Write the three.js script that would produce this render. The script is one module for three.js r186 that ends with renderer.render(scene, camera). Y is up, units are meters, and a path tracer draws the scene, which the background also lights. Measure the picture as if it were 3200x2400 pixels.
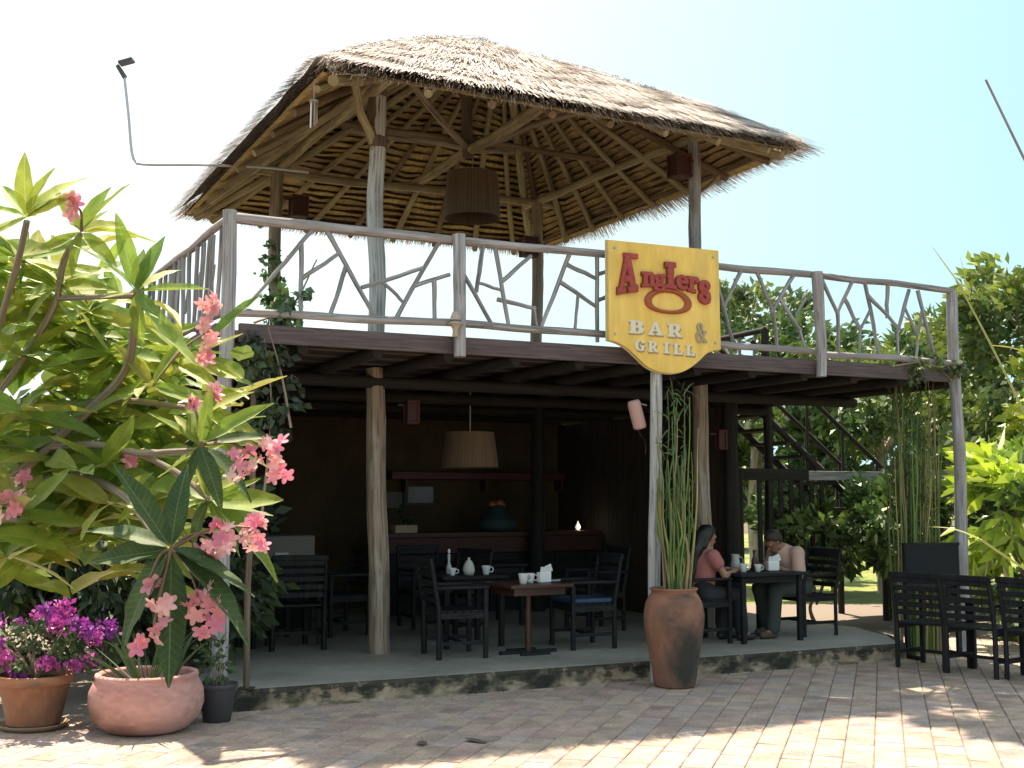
import * as THREE from 'three';
import { RoundedBoxGeometry } from 'three/addons/geometries/RoundedBoxGeometry.js';
import { TextGeometry } from 'three/addons/geometries/TextGeometry.js';
import { FontLoader } from 'three/addons/loaders/FontLoader.js';
import { MarchingCubes } from 'three/addons/objects/MarchingCubes.js';
import { mergeGeometries, mergeVertices } from 'three/addons/utils/BufferGeometryUtils.js';

// ---------------------------------------------------------------- camera, sky, sun, exposure
const scene = new THREE.Scene();
const camera = new THREE.PerspectiveCamera(35.39, 4 / 3, 0.05, 900);
camera.position.set(0, 1.65, 0);
camera.lookAt(0, 1.65 + Math.tan(Math.atan(244 / 2600)) * 10, -10);
camera.updateProjectionMatrix(); camera.updateMatrixWorld(true);
const renderer = new THREE.WebGLRenderer({ antialias: true });
renderer.toneMapping = THREE.LinearToneMapping;
renderer.toneMappingExposure = 3.0;
renderer.shadowMap.enabled = true;
renderer.shadowMap.type = THREE.PCFSoftShadowMap;

const SUN = new THREE.Vector3(-0.095, 1, -0.443).normalize();
const sun = new THREE.DirectionalLight(new THREE.Color().setRGB(1, 0.86, 0.67), 4.35);
sun.position.copy(SUN).multiplyScalar(40).add(new THREE.Vector3(0, 0, -11));
sun.target.position.set(0, 0, -11);
sun.castShadow = true;
sun.shadow.mapSize.set(4096, 4096);
Object.assign(sun.shadow.camera, { left: -16, right: 16, top: 16, bottom: -16, near: 1, far: 90 });
scene.add(sun, sun.target);

{ // hazy tropical sky: a bright bank of haze towards the upper left, clean pale blue to the right
  const w = 512, h = 256, d = new Float32Array(w * h * 4);
  const haze = new THREE.Vector3(-0.72, 0.42, -0.62).normalize(), dir = new THREE.Vector3(), clear = new THREE.Vector3(0.72, 0.62, -0.8).normalize();
  for (let j = 0; j < h; j++) for (let i = 0; i < w; i++) {
    const el = ((j + 0.5) / h - 0.5) * Math.PI, az = ((i + 0.5) / w - 0.5) * 2 * Math.PI;
    dir.set(Math.cos(el) * Math.cos(az), Math.sin(el), Math.cos(el) * Math.sin(az));
    const e = Math.max(0, dir.y), k = Math.pow(e, 1.15);
    let c = [0.24 + (0.25 - 0.24) * k, 0.335 + (0.29 - 0.335) * k, 0.345 + (0.34 - 0.345) * k];
    const a = Math.acos(Math.min(1, dir.dot(haze))), g = Math.exp(-Math.pow(a / 0.62, 2)), s = Math.exp(-Math.acos(Math.min(1, dir.dot(SUN))) / 0.35);
    c = [c[0] + 0.3 * g + 0.5 * s, c[1] + 0.2 * g + 0.46 * s, c[2] + 0.17 * g + 0.4 * s];
    const b = Math.exp(-Math.pow(Math.acos(Math.min(1, dir.dot(clear))) / 0.5, 2)); c = [c[0] - 0.13 * b, c[1] - 0.06 * b, c[2] - 0.01 * b];
    if (dir.y < 0) { const f = Math.min(1, -dir.y * 6); c = c.map((x, q) => x + ([0.16, 0.15, 0.11][q] - x) * f); }
    const o = (j * w + i) * 4;
    d[o] = c[0]; d[o + 1] = c[1]; d[o + 2] = c[2]; d[o + 3] = 1;
  }
  const t = new THREE.DataTexture(d, w, h, THREE.RGBAFormat, THREE.FloatType);
  t.mapping = THREE.EquirectangularReflectionMapping; t.magFilter = t.minFilter = THREE.LinearFilter; t.wrapS = THREE.RepeatWrapping; t.needsUpdate = true;
  scene.background = t; scene.environment = t;
}

// ---------------------------------------------------------------- helpers
const V3 = (x, y, z) => new THREE.Vector3(x, y, z);
const rng = (s) => () => { s = (s + 0x6d2b79f5) | 0; let t = Math.imul(s ^ (s >>> 15), 1 | s); t = (t + Math.imul(t ^ (t >>> 7), 61 | t)) ^ t; return ((t ^ (t >>> 14)) >>> 0) / 4294967296; };
const R = rng(20240611);
const rnd = (a, b) => a + (b - a) * R();
const pick = (l) => l[Math.floor(R() * l.length)];
const hash = (x, y, z) => { let h = Math.imul(x, 374761393) ^ Math.imul(y, 668265263) ^ Math.imul(z, 2147483647 ^ 0x5bd1e995); h = Math.imul(h ^ (h >>> 13), 1274126177); return ((h ^ (h >>> 16)) >>> 0) / 4294967296; };
const sm = (t) => t * t * (3 - 2 * t);
const mix = (a, b, t) => a + (b - a) * t;
const clamp = (x, a = 0, b = 1) => Math.min(b, Math.max(a, x));
function pn(x, y, px, py, s = 0) { // periodic value noise
  const i = Math.floor(x), j = Math.floor(y), u = sm(x - i), v = sm(y - j), m = (a, n) => ((a % n) + n) % n;
  const h = (a, b) => hash(m(a, px), m(b, py), s);
  return mix(mix(h(i, j), h(i + 1, j), u), mix(h(i, j + 1), h(i + 1, j + 1), u), v);
}
const fb = (x, y, p, q, s, n = 4) => { let a = 0, w = 0.5, t = 0; for (let k = 0; k < n; k++) { a += w * pn(x * (1 << k), y * (1 << k), p << k, q << k, s + k); t += w; w *= 0.5; } return a / t; };
const n1 = (x, s) => { const i = Math.floor(x); return mix(hash(i, s, 3), hash(i + 1, s, 3), sm(x - i)); };
const lin = (c) => clamp(c <= 0.0031308 ? c * 12.92 : 1.055 * Math.pow(c, 1 / 2.4) - 0.055);
function tex(n, f, repeat = [1, 1], colour = true) { // f(u, v) -> linear colour (or grey)
  const d = new Uint8Array(n * n * 4);
  for (let j = 0; j < n; j++) for (let i = 0; i < n; i++) {
    const c = f(i / n, j / n), o = (j * n + i) * 4;
    for (let k = 0; k < 3; k++) d[o + k] = Math.round(255 * (colour ? lin(c[k]) : clamp(c)));
    d[o + 3] = 255;
  }
  const t = new THREE.DataTexture(d, n, n);
  t.wrapS = t.wrapT = THREE.RepeatWrapping; t.magFilter = THREE.LinearFilter; t.minFilter = THREE.LinearMipmapLinearFilter; t.generateMipmaps = true;
  if (colour) t.colorSpace = THREE.SRGBColorSpace;
  t.repeat.set(...repeat); t.needsUpdate = true;
  return t;
}
const lerp3 = (a, b, t) => [mix(a[0], b[0], t), mix(a[1], b[1], t), mix(a[2], b[2], t)];
const std = (o) => new THREE.MeshStandardMaterial({ roughness: 0.85, ...o, ...(o.rgb ? { color: new THREE.Color().setRGB(...o.rgb), rgb: undefined } : {}) });
const S = (o) => { const q = { ...o }; if (q.rgb) { q.color = new THREE.Color().setRGB(...q.rgb); delete q.rgb; } return new THREE.MeshStandardMaterial({ roughness: 0.85, ...q }); };
const leafMat = (rgb, tr = 0.4, rough = 0.75, vc = false) => new THREE.MeshPhysicalMaterial({ color: new THREE.Color().setRGB(...rgb), transmission: tr, thickness: 0, roughness: rough, side: THREE.DoubleSide, vertexColors: vc });
// wood: long fibres along v
const woodTex = (a, b, c, s, n = 256) => tex(n, (u, v) => {
  const g = fb(u * 24, v * 3, 24, 3, s, 4), k = fb(u * 5, v * 4, 5, 4, s + 9, 4), cr = fb(u * 46, v * 5, 46, 5, s + 20, 2);
  let q = lerp3(a, b, clamp((g - 0.3) * 2.2)); q = lerp3(q, c, clamp((k - 0.55) * 3)); const d = cr < 0.3 ? 0.6 : 1;
  return q.map((x) => x * d);
}, [1 / 0.5, 1 / 1.2]);
const woodBump = tex(256, (u, v) => { const x = fb(u * 30, v * 3, 30, 3, 77, 4); return [x, x, x]; }, [1 / 0.5, 1 / 1.2], false);
const grain = (o) => S({ bumpMap: woodBump, bumpScale: 0.006, ...o });
const M = {
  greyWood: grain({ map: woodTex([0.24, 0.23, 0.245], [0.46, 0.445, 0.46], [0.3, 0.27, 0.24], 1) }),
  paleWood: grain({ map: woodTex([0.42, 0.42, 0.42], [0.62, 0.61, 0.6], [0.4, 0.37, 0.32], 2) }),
  barkWood: grain({ map: woodTex([0.2, 0.15, 0.11], [0.4, 0.32, 0.25], [0.46, 0.42, 0.36], 3) }),
  midWood: grain({ map: woodTex([0.25, 0.19, 0.14], [0.42, 0.34, 0.26], [0.3, 0.27, 0.2], 4) }),
  brownPost: grain({ map: woodTex([0.1, 0.07, 0.05], [0.2, 0.14, 0.1], [0.14, 0.12, 0.08], 5) }),
  railWood: grain({ map: woodTex([0.22, 0.2, 0.2], [0.42, 0.385, 0.38], [0.28, 0.25, 0.235], 6) }),
  stickWood: grain({ map: woodTex([0.2, 0.195, 0.2], [0.4, 0.39, 0.4], [0.26, 0.24, 0.23], 7) }),
  fascia: grain({ map: woodTex([0.07, 0.052, 0.055], [0.13, 0.1, 0.1], [0.1, 0.07, 0.06], 8) }),
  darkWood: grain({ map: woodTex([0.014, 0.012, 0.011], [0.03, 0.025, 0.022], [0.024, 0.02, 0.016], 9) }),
  rafter: grain({ map: woodTex([0.3, 0.25, 0.14], [0.5, 0.43, 0.27], [0.24, 0.17, 0.1], 10) }),
  rafterDark: grain({ map: woodTex([0.15, 0.1, 0.06], [0.26, 0.19, 0.12], [0.2, 0.14, 0.09], 11) }),
  black: S({ rgb: [0.018, 0.018, 0.021], roughness: 0.48 }),
  blackWood: new THREE.MeshPhysicalMaterial({ map: woodTex([0.012, 0.012, 0.014], [0.024, 0.024, 0.027], [0.018, 0.016, 0.016], 12), bumpMap: woodBump, bumpScale: 0.002, roughness: 0.6, specularIntensity: 0.45 }),
  cushion: S({ rgb: [0.03, 0.06, 0.12], roughness: 0.6 }),
  white: S({ rgb: [0.75, 0.76, 0.78], roughness: 0.5 }),
  red: S({ rgb: [0.09, 0.018, 0.016], roughness: 0.5 }),
  metal: S({ rgb: [0.42, 0.43, 0.45], roughness: 0.45, metalness: 0.6 }),
  soil: S({ rgb: [0.045, 0.035, 0.025], roughness: 1 }),
};

function prep(g) { // the same attributes everywhere, so that geometries merge
  let q = g.index ? g.toNonIndexed() : g;
  for (const k of Object.keys(q.attributes)) if (!['position', 'normal', 'uv'].includes(k)) q.deleteAttribute(k);
  if (!q.attributes.uv) q.setAttribute('uv', new THREE.BufferAttribute(new Float32Array(q.attributes.position.count * 2), 2));
  return q;
}
const merge = (l) => mergeGeometries(l.map(prep), false);
function metreUV(g) { // texture coordinates in metres, by the face's main axis
  const q = prep(g), p = q.attributes.position, uv = q.attributes.uv, a = V3(), b = V3(), c = V3();
  for (let i = 0; i < p.count; i += 3) {
    a.fromBufferAttribute(p, i); b.fromBufferAttribute(p, i + 1); c.fromBufferAttribute(p, i + 2);
    const n = b.clone().sub(a).cross(c.clone().sub(a)), x = Math.abs(n.x), y = Math.abs(n.y), z = Math.abs(n.z);
    for (let k = 0; k < 3; k++) { const t = [a, b, c][k]; uv.setXY(i + k, ...(y >= x && y >= z ? [t.z, t.x] : x >= z ? [t.z, t.y] : [t.y, t.x])); }
  }
  return q;
}
const bx = (w, h, d, x = 0, y = 0, z = 0, r = 0.006) => metreUV((r && Math.min(w, h, d) > r * 2.5 ? new RoundedBoxGeometry(w, h, d, 1, r) : new THREE.BoxGeometry(w, h, d)).translate(x, y, z));
function pole(a, b, r0, r1 = r0, o = {}) { // a slightly crooked round timber from a to b
  const { seg = 8, rings = 6, wob = 0, rough = 0.06, s = Math.floor(R() * 9999), flat = 1, caps = true } = o;
  const d = b.clone().sub(a), L = d.length(); d.normalize();
  const n = Math.abs(d.y) > 0.9 ? V3(1, 0, 0) : V3(0, 1, 0), e = n.clone().cross(d).normalize(), f = d.clone().cross(e);
  const P = [], U = [], I = [], N = [];
  for (let j = 0; j <= rings; j++) {
    const t = j / rings, c = a.clone().addScaledVector(d, L * t), w = wob * Math.sin(Math.PI * clamp(t, 0, 1));
    c.addScaledVector(e, w * (n1(t * 3 + 0.3, s) - 0.5) * 2).addScaledVector(f, w * (n1(t * 3 + 7.3, s + 1) - 0.5) * 2);
    for (let i = 0; i <= seg; i++) {
      const q = (i % seg) / seg * Math.PI * 2, r = mix(r0, r1, t) * (1 + rough * 2 * (hash(i % seg, j, s) - 0.5)), x = Math.cos(q), y = Math.sin(q) * flat;
      const v = c.clone().addScaledVector(e, x * r).addScaledVector(f, y * r);
      P.push(v.x, v.y, v.z); U.push(i / seg * Math.PI * 2 * r0 + s * 0.13, t * L + s * 0.37);
      const m = e.clone().multiplyScalar(x).addScaledVector(f, Math.sin(q) / flat).normalize(); N.push(m.x, m.y, m.z);
    }
  }
  const k = seg + 1;
  for (let j = 0; j < rings; j++) for (let i = 0; i < seg; i++) { const q = j * k + i; I.push(q, q + 1, q + k, q + 1, q + k + 1, q + k); }
  if (caps) for (const [j, t] of [[0, a], [rings, b]]) {
    const c = P.length / 3, nn = d.clone().multiplyScalar(j ? 1 : -1);
    P.push(t.x, t.y, t.z); U.push(0, 0); N.push(nn.x, nn.y, nn.z);
    for (let i = 0; i <= seg; i++) { const q = (j * k + i) * 3; P.push(P[q], P[q + 1], P[q + 2]); U.push(P[q] * 1, P[q + 1]); N.push(nn.x, nn.y, nn.z); }
    for (let i = 0; i < seg; i++) j ? I.push(c, c + 1 + i, c + 2 + i) : I.push(c, c + 2 + i, c + 1 + i);
  }
  const g = new THREE.BufferGeometry();
  g.setAttribute('position', new THREE.Float32BufferAttribute(P, 3)); g.setAttribute('normal', new THREE.Float32BufferAttribute(N, 3)); g.setAttribute('uv', new THREE.Float32BufferAttribute(U, 2)); g.setIndex(I);
  return prep(g);
}
function limb(points, r0, r1, seg = 7, rough = 0.08) { // a tapering branch through points
  const c = new THREE.CatmullRomCurve3(points), n = Math.max(6, points.length * 5), g = new THREE.TubeGeometry(c, n, 1, seg, false), p = g.attributes.position, q = V3(), s = Math.floor(R() * 999);
  for (let j = 0; j <= n; j++) { const o = c.getPointAt(j / n), r = mix(r0, r1, j / n); for (let i = 0; i <= seg; i++) { const k = j * (seg + 1) + i; q.fromBufferAttribute(p, k).sub(o).multiplyScalar(r * (1 + rough * 2 * (hash(i % seg, j, s) - 0.5))).add(o); p.setXYZ(k, q.x, q.y, q.z); } }
  const uv = g.attributes.uv, L = c.getLength(); for (let k = 0; k < uv.count; k++) uv.setXY(k, uv.getY(k) * 0.3, uv.getX(k) * L);
  g.computeVertexNormals();
  const cap = (t, r, k) => prep(new THREE.CircleGeometry(r, seg).applyQuaternion(new THREE.Quaternion().setFromUnitVectors(V3(0, 0, 1), c.getTangentAt(t).multiplyScalar(k))).translate(...c.getPointAt(t).toArray()));
  return merge([g, cap(0, r0 * 0.98, -1), cap(1, r1 * 0.98, 1)]);
}
const lathe = (pts, seg = 32) => { const g = new THREE.LatheGeometry(pts.map(([x, y]) => new THREE.Vector2(x, y)), seg); return prep(g); };
const used = {};
const numbered = (n) => { used[n] = (used[n] ?? -1) + 1; return used[n] ? n + '_' + String(used[n]).padStart(3, '0') : n; };
function mesh(name, g, m, parent) { const o = new THREE.Mesh(g, m); o.name = parent === scene ? numbered(name) : name; o.castShadow = o.receiveShadow = true; parent.add(o); return o; }
function grp(name, parent) { const o = new THREE.Group(); o.name = name; parent.add(o); return o; }
function tag(o, label, category, group) { o.userData.label = label; if (category) o.userData.category = category; if (group) o.userData.group = group; return o; }
const kind = (o, k) => { o.userData.kind = k; return o; };
function thing(name, label, category, pos = [0, 0, 0], turn = 0, group) { const o = grp(numbered(name), scene); o.position.set(...pos); o.rotation.y = turn; return tag(o, label, category, group); }
function dup(o, pos, turn, label) { const c = o.clone(); c.name = numbered(o.name.replace(/_\d{3}$/, '')); c.position.set(...pos); c.rotation.y = turn; c.userData = { ...o.userData, label }; scene.add(c); return c; }

// the building's own axes: u along its front, v into its depth, y up
const TH = THREE.MathUtils.degToRad(26.1), O = V3(-2.226, 0, -9.412), CU = Math.cos(TH), SU = Math.sin(TH);
const W = (u, y, v) => [O.x + u * CU - v * SU, y, O.z - u * SU - v * CU];
const WV = (u, y, v) => V3(...W(u, y, v));
const B = (u, y, v) => V3(u, y, -v); // inside a group turned by TH at O

// foliage: many small leaves in clumps, one geometry
function leafCloud(n, sample, size, o = {}) {
  const { aspect = 0.45, up = 0.5, tint = [[1, 1, 1]], droop = 0.2, cup = 0.12 } = o;
  const P = new Float32Array(n * 18), N = new Float32Array(n * 18), C = new Float32Array(n * 18), d = V3(), s = V3(), nn = V3(), a = V3(), b = V3(), c = V3(), e = V3();
  for (let i = 0; i < n; i++) {
    const q = sample(i); // {p, dir?, t?}
    const L = size * rnd(0.65, 1.3);
    d.set(rnd(-1, 1), rnd(-1, 1) * 0.6 - droop, rnd(-1, 1)); if (q.dir) d.addScaledVector(q.dir, 1.1); d.normalize();
    s.set(rnd(-1, 1), rnd(-0.4, 0.4), rnd(-1, 1)).cross(d).normalize(); nn.copy(s).cross(d).normalize(); if (nn.y < 0 && R() < up + 0.3) { nn.negate(); s.negate(); }
    a.copy(q.p); b.copy(q.p).addScaledVector(d, L); c.copy(q.p).addScaledVector(d, L * 0.45).addScaledVector(s, L * aspect * 0.5).addScaledVector(nn, L * cup); e.copy(q.p).addScaledVector(d, L * 0.45).addScaledVector(s, -L * aspect * 0.5).addScaledVector(nn, L * cup);
    const t = tint[Math.min(tint.length - 1, Math.floor((q.t ?? R()) * tint.length))], k = rnd(0.75, 1.25);
    [a, c, b, a, b, e].forEach((x, j) => { const z = i * 18 + j * 3; P[z] = x.x; P[z + 1] = x.y; P[z + 2] = x.z; N[z] = nn.x; N[z + 1] = nn.y; N[z + 2] = nn.z; C[z] = t[0] * k; C[z + 1] = t[1] * k; C[z + 2] = t[2] * k; });
  }
  const g = new THREE.BufferGeometry();
  g.setAttribute('position', new THREE.BufferAttribute(P, 3)); g.setAttribute('normal', new THREE.BufferAttribute(N, 3)); g.setAttribute('color', new THREE.BufferAttribute(C, 3));
  return g;
}
function clumps(c, r, n, spread, lo = 0.45) { // sampler: clumps spread through an ellipsoid, denser towards its skin
  const l = [];
  for (let i = 0; i < n; i++) { const d = V3(rnd(-1, 1), rnd(-1, 1), rnd(-1, 1)).normalize().multiplyScalar(Math.pow(rnd(lo, 1), 0.6)); l.push({ c: V3(c[0] + d.x * r[0], c[1] + d.y * r[1], c[2] + d.z * r[2]), o: d, s: spread * rnd(0.6, 1.4), t: R() }); }
  const g = () => (R() + R() + R() - 1.5) * 1.1;
  return () => { const q = pick(l); return { p: V3(q.c.x + g() * q.s, q.c.y + g() * q.s * 0.75, q.c.z + g() * q.s), dir: q.o, t: clamp(q.t + rnd(-0.25, 0.25), 0, 0.999) }; };
}
// ---------------------------------------------------------------- ground, paving, lawn
{
  const gt = tex(256, (u, v) => { const a = fb(u * 6, v * 6, 6, 6, 31, 5), b = fb(u * 40, v * 40, 40, 40, 35, 2); return lerp3([0.06, 0.055, 0.03], [0.13, 0.1, 0.065], clamp((a - 0.3) * 2)).map((x) => x * (0.7 + 0.6 * b)); }, [60, 60]);
  const g = kind(mesh('ground', new THREE.PlaneGeometry(700, 700).rotateX(-Math.PI / 2).translate(0, -0.06, -150), S({ map: gt, roughness: 1 }), scene), 'structure');
  g.userData.label = 'bare shaded soil around the bar and its paving';
  const lt = tex(256, (u, v) => { const a = fb(u * 8, v * 8, 8, 8, 41, 5), b = fb(u * 60, v * 60, 60, 60, 45, 2); return lerp3([0.1, 0.15, 0.025], [0.26, 0.26, 0.07], clamp((a - 0.3) * 2.2)).map((x) => x * (0.6 + 0.8 * b)); }, [8, 8]);
  const lawn = kind(mesh('lawn', new THREE.PlaneGeometry(46, 40, 1, 1).rotateX(-Math.PI / 2).translate(22, -0.045, -36), S({ map: lt, roughness: 1 }), scene), 'structure');
  lawn.userData.label = 'sunlit lawn seen behind the open side of the bar';
}
const paving = kind(grp('brick_paving', scene), 'structure');
{
  paving.userData.label = 'pinkish grey brick paving in front of the bar';
  const dir = V3(0.293, 0, -0.956), crs = V3(0.956, 0, 0.293), bw = 0.19, bl = 0.285, gap = 0.005;
  const noise = (s, a, b, c) => tex(256, (u, v) => { const p = fb(u * 5, v * 5, 5, 5, s, 5), q = fb(u * 60, v * 60, 60, 60, s + 7, 2), st = fb(u * 3, v * 3, 3, 3, s + 11, 3); let x = lerp3(a, b, clamp((p - 0.3) * 2.4)); x = lerp3(x, c, clamp((st - 0.56) * 4)); return x.map((y) => y * (0.72 + 0.56 * q)); }, [1 / 0.9, 1 / 0.9]);
  const pb = tex(256, (u, v) => { const q = fb(u * 30, v * 30, 30, 30, 91, 4); return [q, q, q]; }, [1 / 0.5, 1 / 0.5], false);
  const mats = [[0.36, 0.262, 0.222], [0.355, 0.275, 0.226], [0.315, 0.256, 0.232], [0.35, 0.27, 0.212]].map((c, i) => S({ map: noise(50 + i * 17, c.map((x) => x * 0.8), c.map((x) => x * 1.2), c.map((x) => x * 0.68)), bumpMap: pb, bumpScale: 0.004, roughness: 0.92 }));
  const proto = (s) => { // bevelled block, worn edges
    const x = bw / 2 - gap / 2, z = bl / 2 - gap / 2, e = 0.006, h = 0.05, T = [], j = () => (hash(T.length, s, 5) - 0.5) * 0.003;
    const top = [[-x + e, 0, -z + e], [x - e, 0, -z + e], [x - e, 0, z - e], [-x + e, 0, z - e]].map((p) => [p[0] + j(), (hash(Math.round(p[0] * 99), Math.round(p[2] * 99), s) - 0.5) * 0.003, p[2]]), mid = [[-x, -e, -z], [x, -e, -z], [x, -e, z], [-x, -e, z]], low = mid.map((p) => [p[0], -h, p[2]]);
    const quad = (a, b, c, d) => T.push(...a, ...d, ...c, ...a, ...c, ...b);
    quad(...top); for (let i = 0; i < 4; i++) { const k = (i + 1) % 4; quad(top[k], top[i], mid[i], mid[k]); quad(mid[k], mid[i], low[i], low[k]); }
    const g = new THREE.BufferGeometry(); g.setAttribute('position', new THREE.Float32BufferAttribute(T, 3)); g.computeVertexNormals(); g.setAttribute('uv', new THREE.Float32BufferAttribute(new Float32Array(T.length / 3 * 2), 2));
    const p = g.attributes.position, uv = g.attributes.uv; for (let i = 0; i < p.count; i++) uv.setXY(i, p.getX(i) + s * 0.37 + p.getY(i), p.getZ(i) + s * 0.61);
    return g;
  };
  const protos = [0, 1, 2, 3, 4, 5, 6, 7].map(proto), cells = [];
  const cam = camera.position;
  for (let i = -55; i < 55; i++) for (let k = 10; k < 62; k++) {
    const p = crs.clone().multiplyScalar(i * bw).addScaledVector(dir, (k + (i & 1) * 0.5) * bl);
    const du = (p.x - O.x) * CU - (p.z - O.z) * SU, dv = -(p.x - O.x) * SU - (p.z - O.z) * CU;
    if (dv > 0.3 && du < 7.6 && du > -0.4) continue; if (dv > 0.4 && du <= -0.4) continue; if (du > 10.5 || dv > 2.2 || p.x < -5.5 || p.z > -4.2) continue;
    const q = p.clone().project(camera), vis = p.z < -7.3 && Math.abs(q.x) < 1.02 && q.y > -1.02 && dv < -0.08;
    cells.push({ p, d: p.distanceTo(cam), vis, m: hash(i, k, 3), s: Math.floor(hash(i, k, 8) * 8) });
  }
  camera.updateMatrixWorld();
  cells.sort((a, b) => (b.vis - a.vis) || a.d - b.d);
  const turn = Math.atan2(crs.z, crs.x) * -1, rest = [[], [], [], []];
  cells.forEach((c, i) => {
    const mi = Math.floor(c.m * 4), tilt = [(hash(i, 1, 1) - 0.5) * 0.014, turn + (hash(i, 2, 1) - 0.5) * 0.02, (hash(i, 3, 1) - 0.5) * 0.014], y = (hash(i, 4, 1) - 0.5) * 0.004;
    if (c.vis && i < 298) { const o = mesh('brick', protos[c.s], mats[mi], paving); o.position.set(c.p.x, y, c.p.z); o.rotation.set(...tilt, 'YXZ'); }
    else rest[mi].push(protos[c.s].clone().applyMatrix4(new THREE.Matrix4().compose(V3(c.p.x, y, c.p.z), new THREE.Quaternion().setFromEuler(new THREE.Euler(...tilt, 'YXZ')), V3(1, 1, 1))));
  });
  rest.forEach((l, i) => { if (l.length) kind(mesh('brick_field', mergeGeometries(l), mats[i], paving), 'stuff'); });
  mesh('sand_bed', new THREE.PlaneGeometry(24, 18).rotateX(-Math.PI / 2).translate(2, -0.012, -10), S({ rgb: [0.19, 0.155, 0.125], roughness: 1 }), paving);
}

// ---------------------------------------------------------------- the bar: slab, posts, upper deck, railing, thatched roof
const bar = thing('bar_pavilion', 'two-storey open timber bar with twig railing upstairs and a thatched hip roof', 'pavilion', [O.x, 0, O.z], TH);
{
  const conc = tex(256, (u, v) => { const a = fb(u * 4, v * 4, 4, 4, 61, 5), b = fb(u * 50, v * 50, 50, 50, 65, 2); return lerp3([0.24, 0.235, 0.2], [0.36, 0.345, 0.3], clamp((a - 0.25) * 2)).map((x) => x * (0.85 + 0.3 * b)); }, [1 / 2.5, 1 / 2.5]);
  const slab = new THREE.Shape([[-0.06, 0.035], [6.9, 0.035], [7.28, 0.63], [7.48, 1.33], [7.43, 7.2], [-0.06, 7.2]].map((p) => new THREE.Vector2(...p)));
  const ext = (s, h, o = {}) => new THREE.ExtrudeGeometry(s, { depth: h, bevelEnabled: false, ...o }).rotateX(-Math.PI / 2);
  mesh('floor_slab', metreUV(ext(slab, 0.03, { bevelEnabled: true, bevelSize: 0.008, bevelThickness: 0.006, bevelSegments: 1 }).translate(0, 0.13, 0)), S({ map: conc, roughness: 0.6 }), bar);
  // mouldy rendered plinth under the slab edge, uneven face
  const mould = tex(512, (u, v) => {
    const a = fb(u * 10, v * 3, 10, 3, 71, 5), drip = fb(u * 44, v * 2, 44, 2, 75, 4), f = fb(u * 60, v * 14, 60, 14, 79, 3);
    let c = lerp3([0.36, 0.27, 0.19], [0.5, 0.41, 0.31], clamp((a - 0.3) * 2));
    c = lerp3(c, [0.13, 0.12, 0.07], clamp((fb(u * 16, v * 4, 16, 4, 83, 4) - 0.48) * 5)); c = lerp3(c, [0.03, 0.03, 0.024], clamp((fb(u * 13, v * 1.5 + 4, 13, 97, 88, 5) - 0.47) * 3.6));
    const edge = 0.02 + 0.85 * drip + 0.35 * (fb(u * 6, 0.5, 6, 1, 86, 3) - 0.5);
    return lerp3(c, [0.022, 0.022, 0.018], clamp((v - (1.02 - edge)) * 3 + (f - 0.5) * 1.6) * 0.9).map((x) => x * (0.75 + 0.5 * f));
  });
  const path = [[-0.1, 6], [-0.1, -0.015], [6.94, -0.015], [7.33, 0.6], [7.53, 1.3], [7.48, 7]], P = [], U = [], I = []; let run = 0, nr = 7, prev = null;
  for (let i = 0; i < path.length - 1; i++) {
    const [a, b] = [path[i], path[i + 1]], L = Math.hypot(b[0] - a[0], b[1] - a[1]), n = Math.max(2, Math.round(L / 0.05)), nx = (b[1] - a[1]) / L, nz = -(b[0] - a[0]) / L;
    for (let k = i ? 1 : 0; k <= n; k++) { const t = k / n, x = mix(a[0], b[0], t), z = mix(a[1], b[1], t); for (let j = 0; j <= nr; j++) { if (!j) { P.push(x - nx * 0.09 * (i === 1 ? 0 : 1), 0.1635, -(z + (i === 1 ? 0.09 : nz * 0.09))); U.push((run + L * t) / 2.6, 0.99); continue; } const y = 0.163 - (j - 1) / (nr - 1) * 0.23, q = (fb((run + L * t) * 3, y * 6 + 9, 997, 97, 5, 3) - 0.5) * 0.036 - 0.012; P.push(x + nx * -q * (i === 1 ? 0 : 1), y, -(z + (i === 1 ? -q : nz * q * -1))); U.push((run + L * t) / 2.6, clamp(1 - (j - 1) / (nr - 1), 0.01, 0.99)); } }
    run += L;
  }
  const cols = P.length / 3 / (nr + 1);
  for (let c = 0; c < cols - 1; c++) for (let j = 0; j < nr; j++) { const q = c * (nr + 1) + j; I.push(q, q + 1, q + nr + 1, q + 1, q + nr + 2, q + nr + 1); }
  const pg = new THREE.BufferGeometry(); pg.setAttribute('position', new THREE.Float32BufferAttribute(P, 3)); pg.setAttribute('uv', new THREE.Float32BufferAttribute(U, 2)); pg.setIndex(I); pg.computeVertexNormals();
  mesh('plinth', pg, S({ map: mould, roughness: 1, side: THREE.DoubleSide }), bar);

  // posts
  const post = (a, b, r0, r1, m, o) => mesh('post', pole(a, b, r0, r1, { seg: 12, rings: 16, wob: 0.025, rough: 0.045, ...o }), m, bar);
  post(B(-0.02, -0.05, 0.02), B(-0.02, 3.92, 0), 0.064, 0.056, M.greyWood);
  post(B(3.88, -0.05, -0.1), B(3.92, 3.6, -0.09), 0.06, 0.053, M.paleWood);
  post(B(7.76, -0.05, 0), B(7.76, 3.86, 0), 0.068, 0.06, M.greyWood);
  for (const [u, y] of [[1.94, 3.9], [5.86, 3.9]]) post(B(u, 2.84, -0.09), B(u, y, -0.06), 0.05, 0.058, M.greyWood, { rings: 8 });
  post(B(1.86, 0.15, 1.62), B(1.8, 2.9, 1.65), 0.105, 0.092, M.barkWood, { wob: 0.016 }); post(B(1.8, 3.02, 1.65), B(1.8, 5.62, 1.65), 0.085, 0.08, M.paleWood);
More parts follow.
